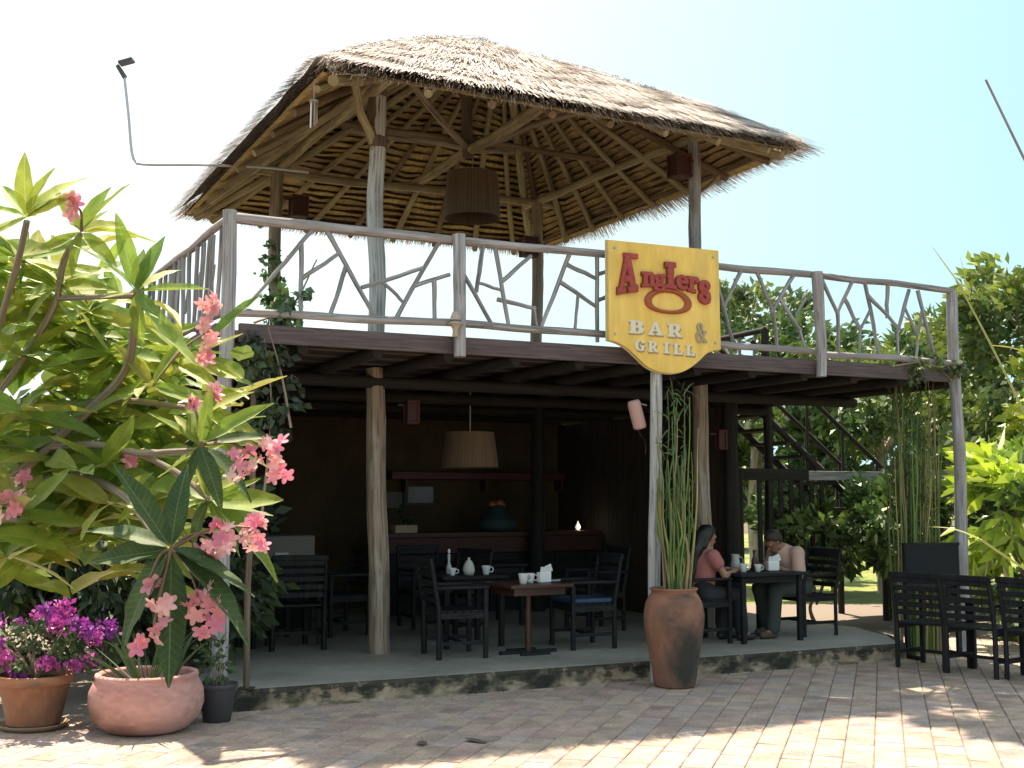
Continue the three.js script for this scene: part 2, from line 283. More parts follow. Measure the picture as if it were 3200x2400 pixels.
  post(B(5.56, 0.15, 1.5), B(5.52, 2.9, 1.5), 0.095, 0.085, M.barkWood, { wob: 0.018 }); post(B(5.52, 3.02, 1.5), B(5.48, 5.62, 1.5), 0.072, 0.068, M.greyWood);
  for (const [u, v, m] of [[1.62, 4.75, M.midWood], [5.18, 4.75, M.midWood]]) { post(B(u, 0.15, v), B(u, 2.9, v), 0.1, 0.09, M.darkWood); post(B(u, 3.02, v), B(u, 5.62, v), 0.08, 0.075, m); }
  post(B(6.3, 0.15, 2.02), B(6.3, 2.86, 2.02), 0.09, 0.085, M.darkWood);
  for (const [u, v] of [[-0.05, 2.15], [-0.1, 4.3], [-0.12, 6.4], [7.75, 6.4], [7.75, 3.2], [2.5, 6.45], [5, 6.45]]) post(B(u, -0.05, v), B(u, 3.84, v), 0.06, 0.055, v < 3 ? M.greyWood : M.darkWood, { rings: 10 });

  // deck
  mesh('fascia', bx(7.6, 0.15, 0.045, 3.87, 2.945, 0.0, 0.008), M.fascia, bar); mesh('fascia', bx(0.045, 0.15, 6.4, -0.08, 2.945, -3.27), M.fascia, bar); mesh('fascia', bx(0.045, 0.15, 6.4, 7.8, 2.945, -3.27), M.fascia, bar);
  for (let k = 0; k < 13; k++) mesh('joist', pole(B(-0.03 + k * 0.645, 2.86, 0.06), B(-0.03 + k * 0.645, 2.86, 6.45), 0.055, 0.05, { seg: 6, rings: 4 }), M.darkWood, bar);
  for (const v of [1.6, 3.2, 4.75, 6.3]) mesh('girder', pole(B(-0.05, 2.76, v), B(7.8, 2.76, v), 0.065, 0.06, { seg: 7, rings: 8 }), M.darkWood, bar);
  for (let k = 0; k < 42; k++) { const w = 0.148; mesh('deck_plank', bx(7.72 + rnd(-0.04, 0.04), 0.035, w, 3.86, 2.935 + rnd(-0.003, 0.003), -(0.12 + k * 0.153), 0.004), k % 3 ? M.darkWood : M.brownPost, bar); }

  // railing
  const rail = (name, sticks, f, tops, bots, m = M.stickWood) => {
    const r = grp(name, bar);
    for (const t of tops) mesh('top_rail', pole(f(...t[0]), f(...t[1]), t[2] ?? 0.04, t[3] ?? 0.036, { seg: 8, rings: 12, wob: 0.012, rough: 0.05 }), t[4] ?? M.railWood, r);
    for (const t of bots) mesh('bottom_rail', pole(f(...t[0]), f(...t[1]), 0.036, 0.034, { seg: 7, rings: 8, wob: 0.02 }), M.railWood, r);
    for (const [a, b, c, d] of sticks) { const n = Math.hypot(c - a, d - b), e = 0.018 / n; mesh('stick', pole(f(a - (c - a) * e, b - (d - b) * e), f(c + (c - a) * e, d + (d - b) * e), n < 0.3 ? 0.016 : 0.0215, n < 0.3 ? 0.014 : 0.018, { seg: 6, rings: 5, wob: 0.007, rough: 0.09 }), m, r); }
  };
  const front = (u, y) => B(u, y, -0.01);
  rail('railing', [[0.65, 3.82, 0.29, 3.36], [0.29, 3.36, 0.14, 3.17], [0.56, 3.7, 0.57, 3.13], [0.59, 3.43, 0.88, 3.65], [0.78, 3.83, 1.21, 3.13], [0.94, 3.53, 0.81, 3.12], [1.1, 3.39, 1.62, 3.59], [1.27, 3.44, 1.46, 3.28], [1.38, 3.12, 1.77, 3.82], [1.57, 3.44, 1.86, 3.55], [1.73, 3.48, 1.74, 3.17]], front, [[[0, 3.86], [1.92, 3.86], 0.045, 0.04]], [[[0, 3.1], [1.92, 3.14]]]);
  rail('railing', [[2.0, 3.57, 2.27, 3.16], [2.19, 3.83, 2.13, 3.44], [2.17, 3.5, 2.36, 3.46], [2.3, 3.87, 2.44, 3.16], [2.39, 3.55, 2.65, 3.78], [2.35, 3.37, 2.69, 3.32], [2.69, 3.32, 2.72, 3.15], [3.05, 3.83, 2.77, 3.17], [3.04, 3.74, 3.33, 3.64], [2.97, 3.57, 3.33, 3.38], [3.14, 3.47, 3.11, 3.18], [3.34, 3.87, 3.34, 3.07], [3.35, 3.68, 3.7, 3.82], [3.35, 3.44, 3.7, 3.6]], front, [[[1.96, 3.86], [3.9, 3.87], 0.04, 0.034]], [[[1.96, 3.14], [3.9, 3.14]]]);
  rail('railing', [[4.1, 3.8, 4.3, 3.2], [4.3, 3.2, 4.5, 3.8], [4.5, 3.84, 4.68, 3.66], [4.68, 3.66, 4.86, 3.12], [4.97, 3.86, 4.75, 3.48], [5.14, 3.87, 5.34, 3.48], [5.62, 3.87, 5.33, 3.47], [5.34, 3.49, 5.38, 3.12], [5.44, 3.59, 5.67, 3.31], [5.67, 3.31, 5.74, 3.12], [5.75, 3.62, 5.63, 3.46]], front, [[[3.94, 3.87], [5.84, 3.88], 0.036, 0.036]], [[[3.94, 3.1], [5.84, 3.1]]]);
  rail('railing', [[5.95, 3.86, 6.16, 3.5], [6.16, 3.5, 6.16, 3.1], [6.36, 3.85, 6.16, 3.52], [6.26, 3.66, 6.45, 3.36], [6.58, 3.55, 6.45, 3.36], [6.45, 3.36, 6.43, 3.1], [6.53, 3.85, 6.69, 3.12], [6.57, 3.72, 6.98, 3.4], [6.84, 3.83, 6.82, 3.52], [7.13, 3.81, 6.96, 3.38], [6.96, 3.38, 6.96, 3.1], [7.08, 3.61, 7.22, 3.36], [7.26, 3.81, 7.46, 3.12], [7.31, 3.62, 7.24, 3.36], [7.23, 3.36, 7.21, 3.1]], front, [[[5.88, 3.88], [7.76, 3.86], 0.034, 0.034]], [[[5.88, 3.07], [7.74, 3.07]]]);
  const left = (v, y) => B(-0.02 - v * 0.04, y, v), zig = (a, b, n) => { const l = []; for (let k = 0; k < n; k++) { const x = mix(a, b, (k + 0.5) / n), w = (b - a) / n; l.push([x + rnd(-0.4, 0.2) * w, 3.8, x + rnd(-0.2, 0.5) * w, 3.14]); if (k % 2) l.push([x, 3.55, x + 0.6 * w, 3.3]); } return l; };
  rail('railing', zig(0.15, 2.05, 9), left, [[[0.05, 3.86], [2.15, 3.84], 0.034, 0.034]], [[[0.05, 3.12], [2.15, 3.12]]]);
  rail('railing', zig(2.2, 4.2, 8), left, [[[2.15, 3.84], [4.3, 3.84], 0.034, 0.034]], [[[2.15, 3.12], [4.3, 3.12]]]);
  const right = (v, y) => B(7.75, y, v);
  rail('railing', zig(3.3, 6.3, 11), right, [[[3.2, 3.84], [6.4, 3.84], 0.04, 0.04, M.darkWood]], [[[3.2, 3.1], [6.4, 3.1]]]);
  const back = (u, y) => B(u, y, 6.42);
  for (const [a, b] of [[-0.1, 2.5], [2.5, 5], [5, 7.75]]) rail('railing', zig(a + 0.15, b - 0.1, 8), back, [[[a, 3.84], [b, 3.84], 0.036, 0.036]], [[[a, 3.1], [b, 3.1]]]);

  // ground floor walls
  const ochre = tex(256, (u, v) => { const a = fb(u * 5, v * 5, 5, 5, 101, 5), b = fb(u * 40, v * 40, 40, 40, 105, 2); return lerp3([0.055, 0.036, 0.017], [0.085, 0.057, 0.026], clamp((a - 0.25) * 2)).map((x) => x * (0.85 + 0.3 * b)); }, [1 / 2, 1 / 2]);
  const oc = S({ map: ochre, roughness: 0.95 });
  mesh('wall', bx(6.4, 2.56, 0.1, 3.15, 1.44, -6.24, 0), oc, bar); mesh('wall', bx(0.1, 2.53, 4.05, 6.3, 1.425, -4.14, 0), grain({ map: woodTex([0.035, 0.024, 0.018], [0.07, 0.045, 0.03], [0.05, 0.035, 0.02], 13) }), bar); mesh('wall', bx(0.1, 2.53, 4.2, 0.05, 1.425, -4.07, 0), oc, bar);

  // roof frame and thatch
  const roof = grp('thatched_roof', bar);
  const E = [[0.8, 5.26, 0.2], [5.9, 5.22, 0.22], [5.85, 5.22, 6.2], [0.78, 5.25, 6.18]], Rg = [[3.28, 6.88, 3.1], [3.98, 6.88, 3.15]];
  const faces = [[E[0], E[1], Rg[0], Rg[1]], [E[1], E[2], Rg[1], Rg[1]], [E[2], E[3], Rg[1], Rg[0]], [E[3], E[0], Rg[0], Rg[0]]].map((q) => q.map((p) => B(...p)));
  const on = (f, s, t, h = 0) => { // point on a roof face, h above its sheet
    const a = f[0].clone().lerp(f[1], s), b = f[2].clone().lerp(f[3], s), n = f[1].clone().sub(f[0]).cross(f[2].clone().sub(f[0])).normalize(); if (n.y < 0) n.negate();
    const p = a.lerp(b, t); p.y += (0.05 + 0.05 * (n1(s * 4 + t * 5, 61) - 0.5) + 0.05 * (n1(s * 9 - t * 7, 62) - 0.5)) * Math.sin(Math.PI * t); return p.addScaledVector(n, h);
  };
  const sheet = (h, m, name, tmax = 1) => { const l = []; for (const f of faces) { const P = [], U = [], I = [], n = 14; for (let j = 0; j <= n; j++) for (let i = 0; i <= n; i++) { const p = on(f, i / n, j / n * tmax, h + (h > 0 ? 0.03 * (n1(i * 1.7 + j * 3.1, 7) - 0.5) : 0)); P.push(p.x, p.y, p.z); U.push(i / n * 5, j / n * 3.4); } for (let j = 0; j < n; j++) for (let i = 0; i < n; i++) { const q = j * (n + 1) + i; I.push(q, q + 1, q + n + 1, q + 1, q + n + 2, q + n + 1); } const g = new THREE.BufferGeometry(); g.setAttribute('position', new THREE.Float32BufferAttribute(P, 3)); g.setAttribute('uv', new THREE.Float32BufferAttribute(U, 2)); g.setIndex(I); g.computeVertexNormals(); l.push(prep(g)); } return mesh(name, mergeGeometries(l), m, roof); };
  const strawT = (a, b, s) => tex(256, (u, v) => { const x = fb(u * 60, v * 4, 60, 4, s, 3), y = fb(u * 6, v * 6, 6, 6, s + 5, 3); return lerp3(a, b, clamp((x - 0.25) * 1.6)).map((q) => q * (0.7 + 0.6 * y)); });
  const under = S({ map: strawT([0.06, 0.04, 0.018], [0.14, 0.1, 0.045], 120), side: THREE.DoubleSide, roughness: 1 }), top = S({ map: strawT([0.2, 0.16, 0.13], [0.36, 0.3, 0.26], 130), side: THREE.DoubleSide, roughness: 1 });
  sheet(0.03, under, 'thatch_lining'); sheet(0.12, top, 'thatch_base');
  // straw laid in courses: blades pointing down the slope, the lowest hanging over the eave
  const strawM = [[0.64, 0.57, 0.53], [0.57, 0.5, 0.46], [0.7, 0.63, 0.59], [0.33, 0.285, 0.26]].map((c) => S({ rgb: c, roughness: 1, side: THREE.DoubleSide })), blades = [[], [], [], []], fringe = [[], [], [], []];
  const blade = (list, p, d, side, L, w, lift) => { const q = p.clone().addScaledVector(d, L), a = p.clone().addScaledVector(side, w), b = p.clone().addScaledVector(side, -w), n = side.clone().cross(d).normalize(); if (n.y < 0) n.negate(); q.addScaledVector(n, lift); const c = q.clone().addScaledVector(side, -w * 0.4), e = q.addScaledVector(side, w * 0.4); list.push([a, b, c, e]); };
  faces.forEach((f, fi) => {
    const len = f[0].distanceTo(f[1]), courses = 21;
    for (let k = 0; k <= courses; k++) {
      const t = k / courses * 0.985, n = Math.round(len * (1 - t) * (k < 2 ? 200 : 125)) + 12, ragged = Math.floor(R() * 99);
      for (let i = 0; i < n; i++) {
        const s = clamp((i + rnd(-0.5, 0.5)) / (n - 1)), wave = (n1(s * len * 2.4, fi * 31 + k + ragged) - 0.5) * 0.055, tt = clamp(t + wave + rnd(-0.01, 0.02) + (k ? 0.045 : 0.0), 0, 1);
        const p = on(f, s, tt, 0.112 + rnd(0, 0.04)), d = on(f, s, tt - 0.04, 0.115).sub(on(f, s, tt, 0.115)).normalize();
        const side = f[1].clone().sub(f[0]).normalize(); d.addScaledVector(side, rnd(-0.18, 0.18)).normalize();
        blade(blades[n1(s * len * 2.6 + k * 7, fi * 9 + k) + 0.5 * n1(s * len * 9, k + fi * 40) > 1.02 ? 3 : Math.floor(R() * 3)], p, d, side, rnd(0.14, 0.27), rnd(0.003, 0.0085), rnd(0.0, 0.016));
      }
    }
    for (let i = 0; i < len * 420; i++) { // eave fringe
      const s = R(), p = on(f, s, rnd(0, 0.04), rnd(0.0, 0.12)), side = f[1].clone().sub(f[0]).normalize(), d = on(f, s, 0, 0).sub(on(f, s, 0.05, 0)).normalize(); d.y -= rnd(0.0, 0.5); d.addScaledVector(side, rnd(-0.3, 0.3)).normalize();
      blade(fringe[R() < 0.3 ? 3 : Math.floor(R() * 3)], p, d, side, rnd(0.04, 0.12) * (0.6 + 0.7 * n1(s * len * 3, fi + 80)), rnd(0.002, 0.0055), rnd(-0.02, 0.02));
    }
  });
  for (const [a, b] of [[E[0], Rg[0]], [E[1], Rg[1]], [E[2], Rg[1]], [E[3], Rg[0]], [Rg[0], Rg[1]]]) { // tufts along hips and ridge
    const A = B(...a), C = B(...b), L = A.distanceTo(C);
    for (let i = 0; i < L * 260; i++) { const t = R(), p = A.clone().lerp(C, t); p.y += 0.1 + rnd(0, 0.06) + 0.05 * Math.sin(Math.PI * t); const d = A.clone().sub(C).normalize().multiplyScalar(0.5).add(V3(rnd(-1, 1), rnd(-0.9, -0.25), rnd(-1, 1))).normalize(); blade(blades[Math.floor(R() * 4)], p, d, V3(rnd(-1, 1), 0, rnd(-1, 1)).normalize(), rnd(0.1, 0.2), rnd(0.003, 0.008), 0); }
  }
  const bake = (l) => { const P = []; for (const [a, b, c, d] of l) for (const p of [a, b, c, a, c, d]) P.push(p.x, p.y, p.z); const g = new THREE.BufferGeometry(); g.setAttribute('position', new THREE.Float32BufferAttribute(P, 3)); g.computeVertexNormals(); return g; };
  blades.forEach((l, i) => kind(mesh('thatch', bake(l), strawM[i], roof), 'stuff')); fringe.forEach((l, i) => kind(mesh('eave_fringe', bake(l), strawM[i], roof), 'stuff'));
  // palm-leaf rows and rafters seen from below
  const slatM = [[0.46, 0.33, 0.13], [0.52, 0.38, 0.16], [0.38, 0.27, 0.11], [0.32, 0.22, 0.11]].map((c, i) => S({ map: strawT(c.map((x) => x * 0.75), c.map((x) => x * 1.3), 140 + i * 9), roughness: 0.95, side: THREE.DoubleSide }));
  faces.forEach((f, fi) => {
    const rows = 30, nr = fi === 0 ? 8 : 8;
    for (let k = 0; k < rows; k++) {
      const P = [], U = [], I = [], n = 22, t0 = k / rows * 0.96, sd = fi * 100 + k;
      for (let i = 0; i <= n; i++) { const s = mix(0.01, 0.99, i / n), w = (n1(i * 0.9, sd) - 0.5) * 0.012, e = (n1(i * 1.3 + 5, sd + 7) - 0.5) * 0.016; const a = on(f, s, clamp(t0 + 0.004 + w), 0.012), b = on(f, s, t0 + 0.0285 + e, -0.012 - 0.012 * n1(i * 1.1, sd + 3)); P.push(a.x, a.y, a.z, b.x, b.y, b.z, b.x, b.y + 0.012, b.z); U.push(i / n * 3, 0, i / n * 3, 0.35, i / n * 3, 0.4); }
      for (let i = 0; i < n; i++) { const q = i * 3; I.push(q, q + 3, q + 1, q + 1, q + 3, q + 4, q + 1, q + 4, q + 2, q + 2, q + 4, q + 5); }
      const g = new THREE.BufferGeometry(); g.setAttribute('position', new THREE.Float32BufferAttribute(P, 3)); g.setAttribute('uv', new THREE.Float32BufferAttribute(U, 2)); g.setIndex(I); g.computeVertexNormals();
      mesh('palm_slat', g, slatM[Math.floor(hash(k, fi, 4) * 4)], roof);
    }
    for (let k = 0; k < nr; k++) { const s = (k + 0.5) / nr, pts = [0, 0.33, 0.66, 0.97].map((t) => on(f, mix(s, 0.5, t * 0.1), t + (t ? 0 : 0.012), -0.055)); mesh('rafter', limb(pts, 0.036 + 0.012 * hash(k, fi, 2), 0.03, 7, 0.05), hash(k, fi, 6) < 0.3 ? M.rafterDark : M.rafter, roof); }
  });
  for (const [a, b] of [[E[0], Rg[0]], [E[1], Rg[1]], [E[2], Rg[1]], [E[3], Rg[0]]]) { const A = B(...a), C = B(...b); A.lerp(C, 0.05); A.y -= 0.1; C.y -= 0.14; const m = A.clone().lerp(C, 0.5); m.y -= 0.07; mesh('hip_rafter', limb([A, m, C], 0.055, 0.045, 8, 0.04), M.rafter, roof); }
  const beam = (a, b, r = 0.055, m = M.rafter, n = 'beam') => mesh(n, pole(B(...a), B(...b), r, r * 0.92, { seg: 9, rings: 10, wob: 0.03, rough: 0.05 }), m, roof);
  beam([1.5, 5.86, 1.62], [5.7, 5.86, 1.55], 0.05, M.rafterDark); beam([1.3, 5.6, 4.75], [5.5, 5.6, 4.75]); beam([1.75, 5.66, 1.2], [1.65, 5.66, 5.1]); beam([5.5, 5.64, 1.1], [5.18, 5.64, 5.1]);
  beam([3.5, 5.7, 1.4], [3.46, 5.7, 5.0], 0.065); beam([1.4, 5.82, 3.2], [5.6, 5.82, 3.2], 0.04, M.rafterDark);
  beam([3.48, 5.62, 3.2], [3.42, 6.95, 3.2], 0.07, M.brownPost, 'king_post'); for (const [u, v] of [[2.2, 2.1], [4.7, 2.2], [2.3, 4.3], [4.6, 4.3]]) beam([3.48, 5.72, 3.2], [u, 6.12, v], 0.042, M.midWood, 'brace');
  beam([1.8, 5.0, 1.65], [1.45, 5.75, 1.45], 0.045, M.rafter, 'brace'); beam([5.5, 5.0, 1.5], [6.0, 5.5, 1.3], 0.022, M.midWood, 'brace'); beam([1.8, 5.1, 1.65], [1.8, 5.75, 1.66], 0.1, M.brownPost, 'brace');
  beam([1.78, 5.74, 1.4], [0.9, 5.3, 6.0], 0.045, M.rafter, 'beam'); beam([5.8, 5.29, 0.6], [5.7, 5.29, 6.0], 0.03, M.rafterDark, 'batten'); beam([0.95, 5.3, 6.0], [5.8, 5.3, 6.0], 0.03, M.rafter, 'batten');
}
// ---------------------------------------------------------------- the hanging board with the bar's name
const serif = await new FontLoader().loadAsync('fonts/droid/droid_serif_bold.typeface.json');
{
  const t = thing('shop_sign', 'yellow shield-shaped signboard with red lettering fixed in front of the railing', 'sign', W(3.355, 2.785, -0.17), TH); t.scale.set(0.975, 0.985, 0.8);
  const sh = new THREE.Shape(); // metres from the lower left of the board
  sh.moveTo(0, 0.27); sh.lineTo(0, 1.195); sh.lineTo(1.235, 1.205); sh.lineTo(1.245, 0.25);
  sh.bezierCurveTo(1.16, 0.245, 1.12, 0.235, 1.06, 0.19); sh.bezierCurveTo(0.96, 0.1, 0.85, 0.01, 0.68, 0.0); sh.bezierCurveTo(0.56, -0.005, 0.45, 0.02, 0.38, 0.07); sh.bezierCurveTo(0.26, 0.16, 0.17, 0.26, 0, 0.27);
  const yt = tex(256, (u, v) => { const a = fb(u * 3, v * 3, 3, 3, 201, 5), b = fb(u * 14, v * 4, 14, 4, 205, 4); return lerp3([0.8, 0.52, 0.1], [0.86, 0.6, 0.16], clamp((a - 0.25) * 2)).map((x) => x * (0.78 + 0.4 * b)); });
  const g = new THREE.ExtrudeGeometry(sh, { depth: 0.03, bevelEnabled: true, bevelSize: 0.004, bevelThickness: 0.004, bevelSegments: 1, curveSegments: 16 });
  mesh('panel', prep(g), S({ map: yt, roughness: 0.55 }), t);
  const edge = new THREE.Shape(sh.getPoints(16).map((p) => new THREE.Vector2(0.62 + (p.x - 0.62) * 1.022, 0.6 + (p.y - 0.6) * 1.018)));
  mesh('backing_board', prep(new THREE.ExtrudeGeometry(edge, { depth: 0.018, bevelEnabled: false }).translate(0, 0, -0.026)), S({ rgb: [0.62, 0.57, 0.4], roughness: 0.6 }), t);
  const redT = tex(128, (u, v) => { const a = fb(u * 6, v * 6, 6, 6, 211, 4); return lerp3([0.27, 0.028, 0.022], [0.4, 0.06, 0.04], clamp((a - 0.25) * 2)); }, [2, 2]);
  const red = S({ map: redT, roughness: 0.5 }), rim = S({ rgb: [0.2, 0.05, 0.015], roughness: 0.6 });
  // carved letters, standing on a bow: A and l rise high, the ends of the word hang low
  const spec = [['A', 0.1, 0.36, 0.2, 0.285], ['n', 0.335, 0.17, 0.135, 0.27], ['g', 0.45, 0.185, 0.125, 0.25], ['l', 0.565, 0.33, 0.11, 0.29], ['e', 0.672, 0.165, 0.125, 0.27], ['r', 0.79, 0.165, 0.115, 0.25], ['s', 0.9, 0.185, 0.125, 0.215]];
  const placeText = (ch, x, y, h, w, d, m, name, bend = 0, grow = 0, wide = bend > 0) => {
    const q = prep(new TextGeometry(ch, { font: serif, size: 1, depth: d / 1, curveSegments: 6, bevelEnabled: true, bevelSize: 0.03 + grow, bevelThickness: 0.006, bevelSegments: 1 })); q.computeBoundingBox();
    const b = q.boundingBox, p = q.attributes.position;
    for (let i = 0; i < p.count; i++) { const u = (p.getX(i) - b.min.x) / (b.max.x - b.min.x), v = (p.getY(i) - b.min.y) / (b.max.y - b.min.y), X = wide ? 0.6 + (x + u * w - 0.565) * 1.13 : x + u * w, s = (X - 0.6) / 0.45; p.setXYZ(i, X, y + v * h - bend * s * s * (1 - v * 0.75), p.getZ(i)); }
    q.computeVertexNormals(); return mesh(name, q, m, t);
  };
  for (const [c, x, h, w] of spec) { const top = { A: 1.075, l: 1.03 }[c] ?? (c === 'g' ? 0.925 : c === 's' ? 0.915 : 0.935), base = c === 'A' ? 0.755 : c === 's' ? 0.72 : c === 'l' ? 0.79 : 0.795 - (c === 'g' ? 0.04 : 0); placeText(c, x, base, top - base, w, 0.028, rim, 'letter_edge', 0.05, 0.055).position.z = 0.034; placeText(c, x, base, top - base, w, 0.04, red, 'letter', 0.05, 0.022).position.z = 0.036; }
  // serifs across the tall strokes
  for (const [x, y, w] of [[0.195, 1.075, 0.16], [0.635, 1.03, 0.13]]) mesh('letter_edge', bx(w, 0.05, 0.04, x + 0.03, y - 0.01, 0.052, 0.008), red, t);
  const ring = new THREE.TorusGeometry(0.225, 0.042, 10, 48); ring.scale(1, 0.46, 0.6);
  { const p = ring.attributes.position; for (let i = 0; i < p.count; i++) { const a = Math.atan2(p.getY(i) / 0.46, p.getX(i)), k = 1 - 0.22 * Math.max(0, -Math.sin(a)); p.setY(i, p.getY(i) * (k + 0.1)); } ring.computeVertexNormals(); }
  mesh('ring', prep(ring.translate(0.645, 0.66, 0.042)), S({ rgb: [0.33, 0.075, 0.02], roughness: 0.45 }), t);
  const cream = S({ rgb: [0.72, 0.66, 0.5], roughness: 0.6 }), shade = S({ rgb: [0.36, 0.31, 0.2], roughness: 0.7 });
  const line = (word, x, y, h, w, gap = 0.02) => { const cw = w / word.length; [...word].forEach((c, i) => { const ww = c === 'I' ? cw * 0.5 : cw - gap, xx = x + i * cw + (c === 'I' ? cw * 0.22 : 0); placeText(c, xx + 0.012, y - 0.012 - i * 0.004, h, ww, 0.006, shade, 'letter_edge', 0, 0.045).position.z = 0.034; placeText(c, xx, y - i * 0.004, h, ww, 0.012, cream, 'letter', 0, 0.012).position.z = 0.036; }); };
  line('BAR', 0.2, 0.345, 0.125, 0.64, 0.045); line('GRILL', 0.27, 0.185, 0.105, 0.7, 0.03);
  const amp = placeText('&', 0.95, 0.3, 0.19, 0.13, 0.012, shade, 'letter'); amp.position.z = 0.036;
  for (const [x, y] of [[0.06, 1.13], [1.17, 1.14], [0.06, 0.33], [1.18, 0.31]]) mesh('bolt', prep(new THREE.SphereGeometry(0.013, 10, 8).translate(x, y, 0.036)), M.metal, t);
  for (const [x, y] of [[0.3, 1.1], [1.0, 1.1]]) mesh('bracket', bx(0.03, 0.04, 0.16, x, y, -0.1), M.metal, t);
}

// ---------------------------------------------------------------- lamps and small fittings
const weave = (a, b, s) => tex(256, (u, v) => { const x = Math.sin(u * Math.PI * 96) * 0.5 + 0.5, y = fb(u * 96, v * 3, 96, 3, s, 2); return lerp3(a, b, clamp(x * 0.5 + y * 0.6)); });
function lampShade(name, label, u, v, yTop, yBot, rt, rb, m, hang) {
  const t = thing(name, label, 'pendant lamp', W(u, yBot, v));
  const h = yTop - yBot, P = [];
  mesh('shade', lathe([[rb, 0], [rb * 0.985, 0.01], [mix(rb, rt, 0.5), h * 0.5], [rt, h], [rt - 0.012, h], [mix(rb, rt, 0.5) - 0.012, h * 0.5], [rb - 0.014, 0.004], [rb, 0]], 40), m, t);
  mesh('top_disc', lathe([[0.03, h - 0.012], [rt - 0.013, h - 0.012], [rt - 0.013, h - 0.004], [0.03, h - 0.004], [0.03, h - 0.012]], 32), m, t);
  mesh('cord', pole(V3(0, h - 0.02, 0), V3(0, hang - yBot, 0), 0.008, 0.008, { seg: 6, rings: 3, rough: 0.01 }), M.metal, t);
  mesh('bulb_socket', lathe([[0, h * 0.45], [0.03, h * 0.48], [0.035, h * 0.6], [0.02, h * 0.75], [0.02, h - 0.02], [0, h - 0.02]], 14), M.black, t);
  return t;
}
lampShade('pendant_lamp', 'dark brown woven drum lamp hanging under the thatched roof', 3.53, 3.2, 5.42, 4.89, 0.3, 0.335, new THREE.MeshPhysicalMaterial({ map: weave([0.085, 0.055, 0.035], [0.17, 0.115, 0.075], 220), roughness: 0.9, transmission: 0.12, thickness: 0 }), 5.66);
lampShade('pendant_lamp', 'tan woven tapered lamp hanging over the tables inside the bar', 3.51, 3.2, 2.39, 1.985, 0.275, 0.33, new THREE.MeshPhysicalMaterial({ map: weave([0.15, 0.095, 0.055], [0.26, 0.17, 0.1], 230), roughness: 0.9, transmission: 0.15, thickness: 0 }), 2.86);
function boxLamp(label, u, y, v, side = 1, w = 0.2, h = 0.26) {
  const t = thing('wall_lantern', label, 'wall lamp', W(u, y, v), TH, 'box lanterns fixed to the posts');
  const m = S({ rgb: [0.07, 0.02, 0.017], roughness: 0.7 });
  mesh('lantern_box', merge([bx(w, 0.03, w, 0, h / 2 - 0.015, 0), bx(w, 0.03, w, 0, -h / 2 + 0.015, 0), ...[[-1, -1], [1, -1], [1, 1], [-1, 1]].map(([a, b]) => bx(0.022, h, 0.022, a * (w / 2 - 0.011), 0, b * (w / 2 - 0.011), 0))]), m, t);
  mesh('lantern_pane', bx(w - 0.03, h - 0.06, w - 0.03, 0, 0, 0, 0.004), S({ rgb: [0.055, 0.014, 0.013], roughness: 0.6 }), t);
  mesh('bracket', bx(0.1, 0.02, 0.02, -side * (w / 2 + 0.035), h / 2 - 0.05, 0, 0), M.black, t);
}
boxLamp('dark red box lantern on the left rear post under the thatch', 1.86, 5.17, 4.65); boxLamp('dark red box lantern beside the right post under the thatch', 5.25, 5.29, 1.45, -1);
boxLamp('dark red box lantern on the rear middle post under the thatch', 5.02, 4.97, 4.68, -1); boxLamp('red box lantern under the ceiling just right of the left column', 2.28, 2.5, 1.9, 1, 0.13, 0.24);
boxLamp('red box lantern on the right column above the couple', 5.78, 2.28, 1.5, 1, 0.11, 0.22);
{ // pinkish tilted cylinder lamp on the signpost
  const t = thing('spot_lamp', 'pale pink tilted cylinder lamp on the post under the sign', 'spot lamp', W(3.76, 2.4, 0.0), TH);
  const c = lathe([[0, -0.13], [0.05, -0.13], [0.062, -0.11], [0.062, 0.11], [0.05, 0.14], [0, 0.14]], 18); c.rotateZ(0.28);
  mesh('lamp_housing', c, S({ rgb: [0.5, 0.3, 0.27], roughness: 0.6 }), t); mesh('bracket', pole(V3(0.02, 0.11, 0), V3(0.14, 0.1, -0.06), 0.01, 0.01, { seg: 5, rings: 2 }), M.metal, t); mesh('cable', limb([V3(0.0, -0.12, 0), V3(0.05, -0.2, 0), V3(0.12, -0.24, -0.05), V3(0.14, -0.35, -0.08)], 0.006, 0.006, 5), M.black, t);
}
{ // small lamp on a bent pipe off the left eave
  const t = thing('bracket_lamp', 'small floodlight on a bent grey pipe reaching out left of the roof', 'floodlight', [-2.75, 5.27, -13]);
  mesh('pipe', limb([V3(0.5, -0.04, -0.05), V3(0, 0, 0), V3(-0.7, 0.03, 0), V3(-1.3, 0.035, 0), V3(-1.4, 0.05, 0), V3(-1.44, 0.13, 0), V3(-1.5, 0.6, 0), V3(-1.56, 1.04, 0)], 0.017, 0.016, 8, 0.0), S({ rgb: [0.5, 0.51, 0.55], roughness: 0.5, metalness: 0.3 }), t);
  const head = bx(0.16, 0.03, 0.12, 0.0, 0, 0, 0.012); head.rotateZ(0.28); head.translate(-1.54, 1.2, 0);
  mesh('lamp_head', head, S({ rgb: [0.06, 0.07, 0.09], roughness: 0.5 }), t);
  mesh('knuckle', pole(V3(-1.55, 1.02, 0), V3(-1.64, 1.16, 0), 0.028, 0.022, { seg: 8, rings: 2 }), S({ rgb: [0.06, 0.07, 0.09], roughness: 0.5 }), t);
}
